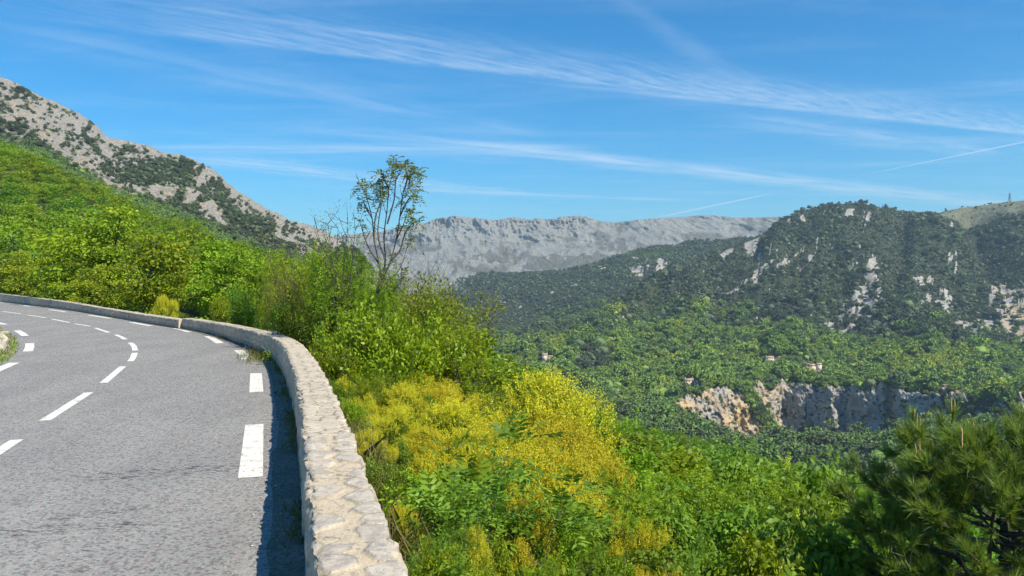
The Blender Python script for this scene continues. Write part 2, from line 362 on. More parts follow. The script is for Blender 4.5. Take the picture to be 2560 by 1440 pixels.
make_sheet('far_mountain', 'far', X, Y, Z, px, {'rock': rock, 'ochre': np.clip((n-.5)*2, 0, 1)},
    rock_mat('grey karst', (.36, .355, .315), (.20, .205, .18), (.40, .33, .24), (.20, .185, .155), (.125, .13, .095), .45, 1.6, 9.0, .7))

# ---- middle ridge, wooded, running down from the right
rowsM = [
 (1500, [(900, 980), (1200, 930), (1500, 860), (2200, 760)]),
 (1850, [(900, 900), (1130, 850), (1200, 835), (1500, 785), (1700, 760), (2200, 700)]),
 (2150, [(900, 850), (1130, 800), (1200, 775), (1400, 735), (1600, 705), (2200, 660)]),
 (2420, [(900, 830), (1060, 790), (1110, 755), (1140, 730), (1200, 708), (1290, 707), (1400, 693), (1520, 672), (1640, 650), (1800, 628), (2200, 600)]),
 (2550, [(900, 820), (1060, 780), (1110, 742), (1140, 712), (1200, 689), (1290, 691), (1340, 686), (1420, 673), (1520, 652), (1640, 629), (1760, 613), (1900, 600), (2200, 580)]),
 (2650, [(900, 830), (1140, 716), (1200, 693), (1420, 676), (1900, 603), (2200, 583)]),
 (2900, [(900, 900), (1400, 760), (2200, 680)])]
X, Y, Z, px, tt = sheet(np.linspace(900, 2200, 420), rowsM, [14, 22, 22, 22, 5, 4])
py = HZ-(Z-CAMH)*F/Y
am = smooth(0, 1, tt)*np.where(tt > 4, .3, 1)
rr = ridged(X/170+Y/260, Y/420, 0, 4, 71, .5); r2 = fbm(X/60, Y/60, 0, 4, 72)
Z = Z+am*((rr-.55)*46+(r2-.5)*14)
cl_ = smooth(1215, 1180, px)*smooth(2.4, 3.4, tt)
Y = Y-cl_*(ridged(X/30, Z/60, 0, 4, 74)-.5)*60
n = fbm(px/30, py/18, 0, 5, 75, .6)
rock = np.clip((n-.66)*5, 0, 1)*.8
rock = np.maximum(rock, cl_*np.clip(.2+(n-.4)*3, 0, 1))
for P in ([(1290, 770), (1302, 772), (1315, 738), (1308, 742)], [(1300, 745), (1285, 752), (1292, 758)], [(1620, 650), (1700, 668), (1670, 690), (1600, 690), (1560, 672)], [(1470, 680), (1510, 668), (1560, 670), (1520, 690)], [(1575, 650), (1600, 646), (1605, 655), (1580, 658)], [(1600, 690), (1650, 675), (1640, 698)]):
    rock = np.maximum(rock, poly_mask(px, py, P, 8)*np.clip(.62+(n-.5)*3.2, .15, .85))
make_sheet('middle_ridge', 'mid', X, Y, Z, px, {'rock': rock, 'ochre': rock*0+.3},
    rock_mat('ridge soil and limestone', (.50, .46, .40), (.33, .31, .28), (.45, .36, .24), (.05, .055, .03), (.045, .06, .03), .6, 2.0, 4.0))

# ---- big wooded hill on the right with its scree runs and the quarry cut into its foot
CRESTR = [(1000, 905), (1150, 872), (1250, 842), (1340, 822), (1420, 802), (1500, 772), (1560, 738), (1600, 715), (1640, 698), (1690, 676), (1740, 654), (1800, 630), (1850, 611), (1900, 592), (1930, 572), (1955, 552), (1985, 538), (2010, 529), (2040, 520), (2075, 516), (2105, 513), (2140, 511), (2180, 514), (2210, 522), (2245, 530), (2270, 534), (2300, 538), (2335, 541), (2365, 531), (2400, 523), (2440, 517), (2480, 512), (2520, 506), (2560, 503), (2700, 498), (3200, 560)]
cr_ = lambda dy: [(x, y+dy) for x, y in CRESTR]
LOBE = [(1000, 880), (1600, 835), (1690, 795), (1740, 805), (1800, 832), (1850, 858), (1875, 868), (1900, 872), (1935, 908), (1960, 918), (2040, 890), (2075, 868), (2095, 878), (2110, 872), (2130, 858), (2205, 832), (2222, 836), (2240, 806), (2300, 780), (2400, 742), (2560, 690), (3200, 600)]
back = lambda k: [(x, z+k) for x, z in LOBE]
rowsR = [
 (400, [(1000, 1300), (1500, 1290), (2000, 1330), (2300, 1340), (3200, 1400)]),
 ([(1000, 520), (2200, 520), (2560, 500), (3200, 470)], [(1000, 1180), (1500, 1160), (1700, 1150), (1900, 1170), (2000, 1205), (2150, 1225), (2300, 1215), (3200, 1240)]),
 ([(1000, 640), (2200, 640), (2560, 590), (3200, 540)], [(1000, 1090), (1400, 1060), (1650, 1060), (1750, 1110), (1900, 1140), (2000, 1135), (2150, 1140), (2300, 1130), (2560, 1130), (3200, 1140)]),
 (back(-26), [(1000, 1000), (1400, 1020), (1650, 1020), (1720, 1066), (1780, 1090), (1880, 1110), (1930, 1085), (2000, 1092), (2100, 1088), (2250, 1076), (2400, 1080), (2560, 1085), (3200, 1090)]),
 (back(0), [(1000, 990), (1400, 1006), (1650, 1005), (1690, 1012), (1720, 1045), (1780, 1078), (1880, 1096), (1930, 1070), (2000, 1068), (2100, 1064), (2250, 1050), (2400, 1055), (2560, 1060), (3200, 1070)]),
 (back(16), [(1000, 986), (1400, 1000), (1650, 996), (1690, 998), (1740, 988), (1800, 976), (1850, 972), (1900, 962), (2000, 966), (2100, 968), (2250, 974), (2400, 988), (2560, 1006), (3200, 1030)]),
 (1010, [(1000, 950), (1300, 940), (1500, 925), (1800, 915), (2200, 925), (2560, 935), (3200, 950)]),
 (1200, [(1000, 925), (1200, 885), (1340, 850), (1500, 835), (1700, 815), (2000, 830), (2200, 838), (2560, 845), (3200, 860)]),
 ([(1000, 1230), (1400, 1300), (1700, 1420), (2000, 1480), (3200, 1500)], [(1000, 912), (1200, 866), (1340, 833), (1420, 815), (1500, 792), (1600, 757), (1700, 724), (1850, 702), (2000, 695), (2240, 690), (2560, 700), (3200, 720)]),
 ([(1000, 1250), (1400, 1360), (1700, 1600), (2000, 1720), (3200, 1720)], [(1000, 908), (1200, 861), (1340, 828), (1420, 809), (1500, 782), (1600, 736), (1700, 694), (1850, 641), (2000, 590), (2140, 575), (2240, 582), (2350, 578), (2450, 572), (2560, 570), (3200, 610)]),
 ([(1000, 1260), (1400, 1400), (1700, 1700), (2000, 1880), (3200, 1900)], cr_(0)),
 ([(1000, 1300), (1400, 1440), (1700, 1760), (2000, 1960), (3200, 1980)], cr_(14)),
 (2400, cr_(300))]
X, Y, Z, px, tt = sheet(np.linspace(1000, 3000, 1000), rowsR, [4, 8, 14, 10, 56, 16, 26, 34, 34, 26, 5, 4])
py = HZ-(Z-CAMH)*F/Y
quarry = smooth(3.7, 4.0, tt)*smooth(5.25, 5.0, tt)*smooth(1672, 1700, px); qv = smooth(2260, 2400, px)
am = smooth(5.2, 6.5, tt)*(1-.86*smooth(9.0, 9.9, tt))*smooth(1150, 1500, px)
gx = px+(py-700)*.12
rr = ridged(X/150-Y/500, Y/600, 0, 4, 81, .5); r2 = fbm(X/50, Y/50, 0, 4, 82)
gul = np.exp(-((gx-2245)/26)**2)*smooth(7.2, 8, tt)*smooth(9.9, 9.2, tt)
gul2 = np.exp(-((px-2470-(py-560)*.35)/60)**2)*smooth(7.6, 8.4, tt)*smooth(9.95, 9.3, tt)
r4 = ridged(X/110-Y/260, Y/700, 5, 3, 83, .5); Z = Z+am*((rr-.55)*40+(r4-.55)*44+(r2-.5)*18)-gul*20-gul2*34
Y = Y-quarry*((ridged(X/12+Z/60, Z/20, 0, 6, 85, .66)-.5)*17+(ridged(X/30, Z/42, 3, 4, 86)-.5)*20+(fbm(X/3, Z/3, 0, 4, 89)-.5)*5)
Y = Y+gul2*60; Z = Z+smooth(4.4, 4.9, tt)*smooth(5.9, 5.1, tt)*smooth(1672, 1720, px)*((fbm(px/22, 0*px, 0, 4, 84, .6)-.5)*14+(ridged(px/60, 0*px, 0, 3, 80)-.5)*9)
n = fbm(px/26, py/26, 0, 5, 87, .6); n2 = fbm(px/9, py/9, 0, 3, 88, .6)
scree = np.clip((n-.68)*5, 0, 1)*.6
SCREE = [([(2050, 830), (2110, 770), (2150, 735), (2165, 690), (2185, 660), (2200, 670), (2195, 710), (2190, 760), (2215, 735), (2205, 790), (2170, 830), (2100, 845)], 14),
 ([(2290, 790), (2320, 735), (2380, 720), (2370, 760), (2420, 790), (2470, 745), (2500, 700), (2560, 720), (2700, 740), (2700, 860), (2560, 845), (2440, 830), (2330, 815), (2300, 770)], 22),
 ([(1800, 715), (1870, 690), (1925, 660), (1945, 650), (1905, 690), (1830, 715)], 5), ([(1930, 688), (1990, 640), (2012, 630), (1985, 660), (1945, 695)], 5), ([(1990, 680), (2035, 642), (2045, 635), (2030, 660), (1995, 690)], 5),
 ([(2125, 690), (2130, 660), (2155, 672), (2150, 685)], 6), ([(2280, 710), (2320, 690), (2340, 705), (2300, 725)], 10), ([(2140, 640), (2155, 632), (2150, 650)], 4),
 ([(1525, 820), (1560, 800), (1572, 792), (1545, 820)], 5), ([(1690, 850), (1725, 840), (1720, 850)], 3),
 ([(1860, 615), (1875, 580), (1895, 590), (1905, 610), (1880, 625)], 5), ([(1795, 640), (1830, 615), (1840, 622), (1810, 640)], 5), ([(1700, 665), (1735, 645), (1755, 650), (1720, 672)], 5)]
for P, sft in SCREE: scree = np.maximum(scree, poly_mask(px, py, P, sft+3)*np.clip(.75+(n2-.5)*4.0+(n-.5)*2.4, .05, 1))
st_ = ridged((px+(py-700)*.25)/16, py/170, 0, 3, 181, .5); scree = np.maximum(scree, smooth(.80, .93, st_)*smooth(.46, .60, fbm(px/70, py/60, 4, 3, 182))*smooth(1500, 1700, px)*smooth(7.2, 7.6, tt)*smooth(9.8, 9.3, tt)*.85)
CRAGS = [([(2108, 560), (2118, 532), (2135, 530), (2132, 555)], 4), ([(1965, 570), (1972, 548), (1980, 552), (1978, 575)], 3), ([(2000, 550), (2008, 540), (2015, 560), (2005, 566)], 4), ([(2160, 560), (2172, 540), (2180, 548), (2175, 565)], 4)]
for P, sft in CRAGS: scree = np.maximum(scree, poly_mask(px, py, P, sft))
grassy = smooth(2325, 2360, px)*smooth(45-smooth(2500, 2360, px)*20, 25-smooth(2500, 2360, px)*14, py-yline(CRESTR, px))*smooth(8.8, 9.6, tt)
clearing = np.zeros(px.shape)
for P, sft in [([(1900, 915), (1935, 905), (1965, 915), (1930, 922)], 6), ([(2360, 985), (2395, 977), (2410, 988), (2370, 992)], 4), ([(2140, 912), (2165, 910), (2165, 917), (2145, 918)], 3), ([(1708, 962), (1745, 955), (1748, 968), (1712, 972)], 3), ([(2010, 922), (2050, 915), (2052, 928), (2014, 930)], 3)]:
    clearing = np.maximum(clearing, poly_mask(px, py, P, sft))
talus = smooth(2.2, 2.7, tt)*smooth(4.2, 3.8, tt)*smooth(1940, 1990, px)*smooth(2330, 2250, px)*np.clip(.25+(n-.42)*5, 0, 1)
grove = poly_mask(px, py, [(1845, 968), (1868, 968), (1900, 1010), (1930, 1060), (1925, 1090), (1890, 1050), (1862, 1005)], 7); quarry = quarry*(1-grove)
rock = np.clip(np.maximum.reduce([scree, quarry*(1.1-.85*smooth(.56, .66, n2)-qv*smooth(.36, .52, n)*.9), talus*.9]), 0, 1)
och = np.clip(quarry*smooth(2000, 1880, px)*1.0+quarry*np.exp(-((px-2215)/16)**2)+smooth(2440, 2560, px)*scree*.8, 0, 1)
def f_(t, b, o):
    p = pos(t); rock, och, gr, tal = t.attr('rock'), t.attr('ochre'), t.attr('grassy'), t.attr('clearing')
    pm = t.mapping(p, (1, 1, .5)); n1 = t.noise(pm, .16, 8, .7); n2 = t.noise(p, .03, 5); n3 = t.noise(p, .5, 5, .7)
    c = t.mix(t.ramp(n1, .32, .64), (.22, .21, .19), (.46, .435, .385)); c = t.mix(t.math('MULTIPLY', t.ramp(n2, .38, .6), och), c, (.58, .42, .22))
    c = t.mix(t.ramp(n3, .38, .2), c, (.12, .11, .10))
    g = t.mix(t.ramp(n3, .35, .65), (.055, .06, .038), (.045, .065, .030))
    mead = t.mix(t.ramp(n1, .35, .62), (.24, .225, .17), (.125, .15, .085))
    e = t.math('ADD', rock, t.math('MULTIPLY', t.math('SUBTRACT', n1, .5), .9)); c = t.mix(t.ramp(e, .36, .56), g, c)
    c = t.mix(gr, c, mead); c = t.mix(tal, c, (.36, .30, .19))
    col(t, b, c); bump(t, b, t.math('ADD', n1, t.math('MULTIPLY', n3, .4)), .8, 3.0)
make_sheet('wooded_hill', 'right', X, Y, Z, px, {'rock': rock, 'ochre': och, 'grassy': grassy, 'clearing': clearing, 'tt': tt, 'talus': talus, 'grove': grove}, material('hill scree and soil', f_, .95, .1))

# ---- the ground sheet everything stands on, far below
def f_(t, b, o): col(t, b, t.mix(t.noise(pos(t), .004, 5), (.05, .06, .03), (.10, .11, .06)))
N = 48; an = np.linspace(0, 2*math.pi, N, endpoint=False); rr_ = [0, 400, 1500, 3500, 8000]
V = [(0, 0, -420)]+[(r*math.cos(a), r*math.sin(a), -420) for r in rr_[1:] for a in an]
fa = np.array([(0, 1+i, 1+(i+1) % N) for i in range(N)]); fb = np.array([(1+k*N+i, 1+k*N+N+i, 1+k*N+N+(i+1) % N, 1+k*N+(i+1) % N) for k in range(3) for i in range(N)])
link('ground', new_mesh('ground', V, [fa, fb], None, True, [material('valley floor', f_)]), kind='structure')
# ------------------------------------------------------------------ road, markings, verge
inner = [ground(*p) for p in [(-500, 1120), (-200, 990), (-60, 935), (0, 912), (25, 900), (40, 885), (46, 870), (46, 855), (35, 838), (20, 824), (-20, 813), (-120, 797), (-300, 780), (-520, 768)]]
def f_(t, b, o):
    p = pos(t)
    v = t.n.new('ShaderNodeTexVoronoi'); v.inputs['Scale'].default_value = 95; t.l.new(p, v.inputs['Vector'])
    v2 = t.n.new('ShaderNodeTexVoronoi'); v2.inputs['Scale'].default_value = 38; t.l.new(p, v2.inputs['Vector'])
    sp = t.node('ShaderNodeSeparateColor', None, i0=v.outputs['Color']).outputs[0]; sp2 = t.node('ShaderNodeSeparateColor', None, i0=v2.outputs['Color'])
    c = t.mix(t.ramp(sp, .1, .95), (.25, .247, .228), (.36, .354, .328))
    c = t.mix(t.math('MULTIPLY', t.ramp(sp2.outputs[0], .80, .9), .45), c, (.42, .39, .36))
    c = t.mix(t.math('MULTIPLY', t.ramp(sp2.outputs[1], .86, .93), .5), c, (.30, .19, .17))
    c = t.mix(t.math('MULTIPLY', t.ramp(sp2.outputs[2], .72, .85), .5), c, (.07, .07, .072))
    big = t.noise(t.mapping(p, (1, .35, 1), (0, 0, .3)), .9, 5, .6); c = t.mix(1.0, c, t.mix(t.ramp(big, .3, .7), (.90, .905, .91), (1.07, 1.07, 1.055)), 'MULTIPLY')
    # rubbed and oily patches in the near lane, worn into shreds
    sx = t.node('ShaderNodeSeparateXYZ', None, i0=p)
    def blob(cx, cy, rx, ry, rot):
        dx, dy = t.math('SUBTRACT', sx.outputs[0], cx), t.math('SUBTRACT', sx.outputs[1], cy); ca, sa = math.cos(rot), math.sin(rot)
        a = t.math('DIVIDE', t.math('ADD', t.math('MULTIPLY', dx, ca), t.math('MULTIPLY', dy, sa)), rx); bb = t.math('DIVIDE', t.math('SUBTRACT', t.math('MULTIPLY', dy, ca), t.math('MULTIPLY', dx, sa)), ry)
        return t.ramp(t.math('ADD', t.math('MULTIPLY', a, a), t.math('MULTIPLY', bb, bb)), .2, 1, 1, 0)
    bl = None
    for g_, rx, ry, rot in ((ground(90, 1325), 1.1, .18, .22), (ground(240, 1285), .5, .12, .5), (ground(308, 1318), .22, .16, .1), (ground(220, 1378), .07, .05, 0), (ground(175, 1430), .14, .06, -.3), (ground(420, 1180), 1.4, .3, .3)):
        q = blob(float(g_[0]), float(g_[1]), rx, ry, rot); bl = q if bl is None else t.math('MAXIMUM', bl, q)
    shred = t.ramp(t.noise(t.mapping(p, (7, 22, 1), (0, 0, .25)), 1.0, 5, .7), .50, .60)
    c = t.mix(t.math('MULTIPLY', t.math('MULTIPLY', bl, shred), .85), c, (.035, .04, .045))
    crk = t.ramp(t.noise(t.mapping(p, (.25, 5, 1), (0, 0, .35)), 1.2, 6, .7), .70, .78); c = t.mix(t.math('MULTIPLY', crk, .3), c, (.07, .07, .07))
    col(t, b, c); bump(t, b, t.math('ADD', sp, sp2.outputs[1]), .5, .006)
asphalt = material('worn asphalt', f_, .85, .25)
Lw = arclen(WALL)[-1]; outer = resample(WALL, np.linspace(0, Lw, 160)); V = [(x, y, 0) for x, y in outer]+[(-90, 101, 0), (-90, -6, 0)]
road = link('road', new_mesh('road', V, np.arange(len(V))[None], None, False, [asphalt]), kind='structure')
# the camera side of the road runs on behind the viewer
def f_(t, b, o):
    p = pos(t); n = t.noise(p, 55, 5, .75); n2 = t.noise(p, 6, 5, .65)
    e = t.ramp(t.math('ADD', t.math('MULTIPLY', n, .55), t.math('MULTIPLY', n2, .6)), .43, .53)
    c = t.mix(e, (.22, .215, .21), t.mix(t.ramp(n2, .3, .7), (.72, .69, .61), (.80, .77, .69))); col(t, b, c); bump(t, b, n, .3, .004)
paint = material('worn white road paint', f_, .7, .3)
def f_(t, b, o):
    p = pos(t); n = t.noise(p, 55, 5, .75); col(t, b, t.mix(t.ramp(n, .3, .7), (.68, .66, .60), (.80, .78, .72))); bump(t, b, n, .3, .004)
def dash(name, pts, width):
    P = np.array([ground(x, y, .004) for x, y in pts]); P = catmull(P, 6) if len(P) > 2 else resample(P, np.linspace(0, arclen(P)[-1], 7))
    T = np.gradient(P, axis=0); T /= np.linalg.norm(T, axis=1)[:, None]; Nn = np.stack((-T[:, 1], T[:, 0]), 1)*width/2
    n = len(P); jit = (RS.rand(n, 2)-.5)*.012
    V = np.concatenate((np.c_[P+Nn*(1+jit[:, :1]), np.full(n, .004)], np.c_[P-Nn*(1+jit[:, 1:]), np.full(n, .004)])); i = np.arange(n-1)
    return link(name, new_mesh(name, V, np.stack((i, i+1, i+1+n, i+n), 1)[:, ::-1], None, False, [paint]), road)
for p in [[(626, 1193), (636, 1061)], [(641, 980), (640, 933)], [(617, 898), (609, 886), (596, 875.5)], [(550, 858), (536, 849), (519, 840.5)], [(474, 830), (456, 824.5), (437, 820.5)], [(377, 814.5), (328, 805.8)], [(277, 796), (223, 787.8)], [(165, 780), (123, 773.8)], [(74, 765.8), (50, 762)], [(10, 756.5), (-20, 752.5)]]: dash('edge_dash', p, .24)
for p in [[(-80, 1178), (42, 1099)], [(112, 1051), (222, 981)], [(259, 957), (307, 916)], [(326, 903), (333, 893), (337, 882)], [(338, 876.5), (335, 866), (326, 856.5)], [(313, 848.5), (303, 842.5), (289, 836.5)], [(272, 831.2), (238, 819.8)], [(226, 815.6), (186, 809.2)], [(174, 806.4), (129, 797.2)], [(115, 794.3), (69, 787.4)], [(52, 784.7), (7, 778.4)], [(-8, 776.2), (-45, 771)]]: dash('centre_dash', p, .15)
for p in [[(-48, 943), (36, 906.5)], [(69, 878.5), (74, 868), (74, 858)], [(63, 839.7), (53, 832), (42, 826)], [(14, 811.2), (-14, 804.5)], [(-40, 799), (-75, 793)]]: dash('edge_dash', p, .24)

# verge inside the bend: a stony bank with grass
P = catmull(np.array(inner), 10); P = resample(P, np.linspace(0, arclen(P)[-1], 150)); Cc = np.array((-27., 24.)); fr = np.array([0, .02, .05, .1, .17, .3, .5, .8]); hh = np.array([-.03, .05, .16, .30, .42, .7, 1.3, 2.6])
A = P[None]+(Cc-P)[None]*fr[:, None, None]; A = A+(np.stack((fbm(A[..., 0]*2, A[..., 1]*2, 0, 3, 6), fbm(A[..., 0]*2+9, A[..., 1]*2, 0, 3, 6)), -1)-.5)*.35
Vz = hh[:, None]+(fbm(A[..., 0]*1.5, A[..., 1]*1.5, 0, 4, 2)-.5)*.25*np.minimum(1, hh[:, None]*5)
def f_(t, b, o):
    p = pos(t); n = t.noise(p, 9, 6, .7); n2 = t.noise(p, 1.2, 4); c = t.mix(t.ramp(n, .4, .6), (.20, .16, .10), (.42, .36, .26)); col(t, b, t.mix(t.ramp(n2, .45, .6), c, (.10, .13, .03))); bump(t, b, n, .8, .05)
link('verge_bank', new_mesh('verge', np.concatenate((A, Vz[..., None]), -1).reshape(-1, 3), grid_faces(150, len(fr)), None, True, [material('stony earth', f_)]), kind='structure')

# ------------------------------------------------------------------ rubble stone parapet walls
def f_(t, b, o):
    p = pos(t); mort, tone = t.attr('mortar'), t.attr('tone'); crev, slab = t.attr('crevice'), t.attr('slab')
    n = t.noise(p, 14, 7, .7); n2 = t.noise(p, 60, 5, .7); n3 = t.noise(p, 3, 4, .6)
    c = t.mix(tone, (.46, .405, .325), (.66, .58, .46)); c = t.mix(t.ramp(n, .36, .62), tuple(v*.8 for v in (.50, .45, .37)), c); c = t.mix(t.ramp(n2, .4, .25), c, (.17, .165, .16))
    c = t.mix(t.math('MULTIPLY', t.ramp(n3, .5, .7), .45), c, (.50, .41, .29))
    mo = t.mix(t.ramp(n2, .3, .7), (.54, .44, .30), (.74, .62, .44)); mo = t.mix(t.ramp(n, .48, .36), mo, (.30, .26, .20))
    c = t.mix(t.math('MULTIPLY', slab, .62), c, t.mix(tone, (.50, .415, .30), (.66, .575, .44)))
    dirt = t.attr('dirt'); c = t.mix(t.ramp(mort, .35, .6), c, mo); c = t.mix(t.math('MULTIPLY', crev, t.ramp(n, .25, .55, .35, .95)), c, (.10, .09, .07)); c = t.mix(t.math('MULTIPLY', dirt, t.ramp(n, .3, .6)), c, (.20, .185, .15))
    col(t, b, c); bump(t, b, t.math('ADD', n, t.math('MULTIPLY', n2, .45)), .75, .02)
stone = material('weathered limestone and mortar', f_, .92, .15)
def wall(name, line, hfun, label, near, shift=0.0):
    L = arclen(line)[-1]
    if near: s = np.concatenate((np.arange(0, 9.2, .05), np.arange(9.2, 14.2, .0115), np.arange(14.2, 20, .022), np.arange(20, 27, .04), np.arange(27, L, .09), [L]))
    else: s = np.concatenate((np.arange(0, 8, .1), np.arange(8, L, .25), [L]))
    C = resample(line, s); T = np.gradient(resample(line, np.clip(np.stack((s-.2, s+.2)), 0, L).ravel()).reshape(2, -1, 2), axis=0)[0]; T /= np.linalg.norm(T, axis=1)[:, None]
    Nr = np.stack((T[:, 1], -T[:, 0]), 1)                              # towards the valley
    h = hfun(s); st = .0125 if near else .06
    qa = np.linspace(0, 1, int(.72/st)); qb = np.linspace(0, 1, int(THICK/st)+1); qc = np.linspace(0, 1, int(.5/.06))
    n1, n2, n3 = len(qa), len(qb), len(qc)
    off = np.concatenate((np.zeros(n1), qb*THICK, np.full(n3, THICK))); ns = len(s)
    zz = np.concatenate((-.12+qa[:, None]*(h+.12), np.broadcast_to(h, (n2, ns)), h-qc[:, None]*(h+1.3)), 0)
    no = np.concatenate((np.full(n1, -1.), np.zeros(n2), np.ones(n3))); nz = np.concatenate((np.zeros(n1), np.ones(n2), np.zeros(n3)))
    ss = np.broadcast_to(s, zz.shape); oo = np.broadcast_to(off[:, None], zz.shape)
    # faces: rough courses of rubble; top: two rows of edge stones in a mortar bed near the viewer, close-laid slabs further on
    f1, f2, idf = worley(ss, zz+.03*fbm(ss*2, zz*3, 0, 3, 4), .27, .15, 40, .8)
    jf = smooth(.012, .034, f2-f1)
    e1, e2, ide = worley(ss+.05*(fbm(ss*5, oo*5, 0, 3, 9)-.5), oo+.04*(fbm(ss*6, oo*6, 2, 3, 9)-.5), .27, .215, 60, .75)
    g1, g2, idg = worley(ss+.03*(fbm(ss*6, oo*6, 0, 3, 19)-.5), oo+.03*(fbm(ss*6, oo*6, 2, 3, 19)-.5), .13, .17, 66, .8)
    nearz = smooth(13.6, 13.2, ss) if near else np.zeros(ss.shape)
    mid = np.abs(oo-.5*THICK-.03*(fbm(ss*1.5, 0*ss, 0, 2, 3)-.5)); wide = .010+.085*smooth(.13, .04, mid)
    je = smooth(wide*.6, wide*.6+.012, e2-e1)*(1-.8*(ide < .16)); jg = smooth(.008, .028, g2-g1)
    jt = nearz*je+(1-nearz)*jg; idt = np.where(nearz > .5, ide, idg)
    rough = fbm(ss*9, zz*9+oo*9, 5, 4, 12); rough2 = ridged(ss*5+.8*rough, (zz+oo)*7, 2, 4, 13)
    df = jf*(.018+.03*(idf-.3))+(rough-.5)*.022; dt = jt*(.005*nearz+.004+(.009*nearz+.005)*(idt-.3))+((rough2-.6)*.013*jt+(rough-.5)*.008)
    top = nz[:, None]; disp = np.where(top > 0, dt, df*.8)
    # worn arrises: pull the two top edges down and in
    ea = np.minimum(np.abs(np.concatenate((h*0+9, ))[None]*0+np.where(top > 0, np.minimum(oo, THICK-oo), h-zz)), .06)/.06
    arr = (1-ea)**2*(.008+.026*smooth(.45, .8, fbm(ss*6, 0*ss, np.sign(oo-.2)*3, 3, 77)))
    on = no[:, None]*disp; zn = top*disp
    on = on+np.where(oo < THICK/2, arr, -arr)*(1 if near else .6); zn = zn-arr*.7
    zn = zn+.5*top*(fbm(ss*.8, 0*ss, 0, 3, 5)-.5)*.05
    off2 = oo+on+shift
    V = np.concatenate((C[None]+Nr[None]*off2[..., None], (zz+zn)[..., None]), -1)
    at_ = {'mortar': np.where(top > 0, 1-jt, (1-jf)*.8), 'tone': np.where(top > 0, .25+.75*idt, idf*.75), 'dirt': np.where(top > 0, .15*(1-jt), smooth(.25, .0, zz)*.7)}
    cv = np.where(top > 0, np.where(nearz > .5, np.exp(-((e2-e1-wide*.75)/.010)**2)*.55, np.exp(-((g2-g1)/.012)**2)), np.exp(-((f2-f1)/.014)**2)*.8)
    at_['crevice'] = cv*(fbm(ss*4, oo*4+zz*4, 0, 3, 44) > .40); at_['slab'] = np.where(top > 0, 1-nearz, .35)
    # end caps
    root = bpy.data.objects.new(name, None); COL.objects.link(root); root.location = (*C[len(C)//3], 0); root['label'] = label; root['category'] = 'wall'
    bpy.context.view_layer.update()
    def piece(pn, r0, r1):
        sub = V[r0:r1]-np.array(root.location); k = r1-r0
        return link(pn, new_mesh(pn, sub.reshape(-1, 3), grid_faces(ns, k)[:, ::-1], {a: v[r0:r1] for a, v in at_.items()}, False, [stone]), root)
    piece('road_face', 0, n1); piece('coping', n1-1, n1+n2+1); piece('valley_face', n1+n2, len(V))
    for j, nm in ((0, 'end_face'), (ns-1, 'end_face')):
        ring = V[:, j]-np.array(root.location)
        if near and j == 0: continue
        fan = np.vstack((ring, ring.mean(0)[None])); k = len(ring); i = np.arange(k-1)
        link(nm, new_mesh(nm, fan, np.stack((i, i+1, np.full(k-1, k)), 1) if j else np.stack((i+1, i, np.full(k-1, k)), 1), {'mortar': np.full(k+1, .7), 'tone': np.full(k+1, .9), 'dirt': np.zeros(k+1), 'crevice': np.zeros(k+1), 'slab': np.full(k+1, .4)}, False, [stone]), root)
    return root
LA = arclen(WALL_A)
sA = lambda Y: float(np.interp(Y, WALL_A[:, 1], LA))
wall('stone_wall', WALL_A, lambda s: np.interp(s, [0, sA(16.5), sA(21.9), sA(24.9), sA(28.6), sA(31.9)], [.6, .6, .52, .48, .44, .42]), 'long rubble stone parapet with pale mortared top beside the near bend', True)
LB = arclen(WALL_B)
wall('stone_wall', WALL_B, lambda s: np.interp(s, [0, LB[24], LB[48], LB[72], LB[96], LB[-1]], [.37, .385, .43, .56, .76, .8]), 'low dark stone parapet running on to the far left below the green slope', False, -.14)

# ------------------------------------------------------------------ air: thin haze over the valley
hz = bpy.data.materials.new('valley haze'); hz.use_nodes = True; t = NT(hz.node_tree); t.n.clear()
pv = t.n.new('ShaderNodeVolumePrincipled'); pv.inputs['Color'].default_value = (.58, .80, .95, 1); pv.inputs['Density'].default_value = 9.5e-5; pv.inputs['Anisotropy'].default_value = .1
t.l.new(pv.outputs[0], t.n.new('ShaderNodeOutputMaterial').inputs['Volume'])
lo, hi = np.array((-8600., -8600, -421)), np.array((8600., 8600, 760))
V = [(x, y, z) for z in (lo[2], hi[2]) for y in (lo[1], hi[1]) for x in (lo[0], hi[0])]
link('haze', new_mesh('haze', V, np.array([(0, 2, 3, 1), (4, 5, 7, 6), (0, 1, 5, 4), (1, 3, 7, 5), (3, 2, 6, 7), (2, 0, 4, 6)]), None, False, [hz]), kind='stuff')
# ------------------------------------------------------------------ vegetation builders
def nrm(v): return v/(np.linalg.norm(v, axis=-1, keepdims=True)+1e-9)
def rdir(n, up=0.0, rs=RS):
    v = nrm(rs.normal(size=(n, 3))); v[:, 2] = v[:, 2]+up; return nrm(v)
def leaf_quads(P, D, Nn, L, Wd, fold=.12, wide=.45):
    """kite leaves: base P, direction D, face normal about Nn; returns V (n*4, 3), faces (n, 4)"""
    D = nrm(D); Sd = nrm(np.cross(D, Nn)); Nn = np.cross(Sd, D); n = len(P); L = np.broadcast_to(L, n)[:, None]; Wd = np.broadcast_to(Wd, n)[:, None]
    m = P+D*L*wide-Nn*L*fold*.3; V = np.stack((P, m+Sd*Wd/2+Nn*L*fold*.5, P+D*L-Nn*L*fold, m-Sd*Wd/2+Nn*L*fold*.5), 1)
    return V.reshape(-1, 3), np.arange(n*4).reshape(n, 4)
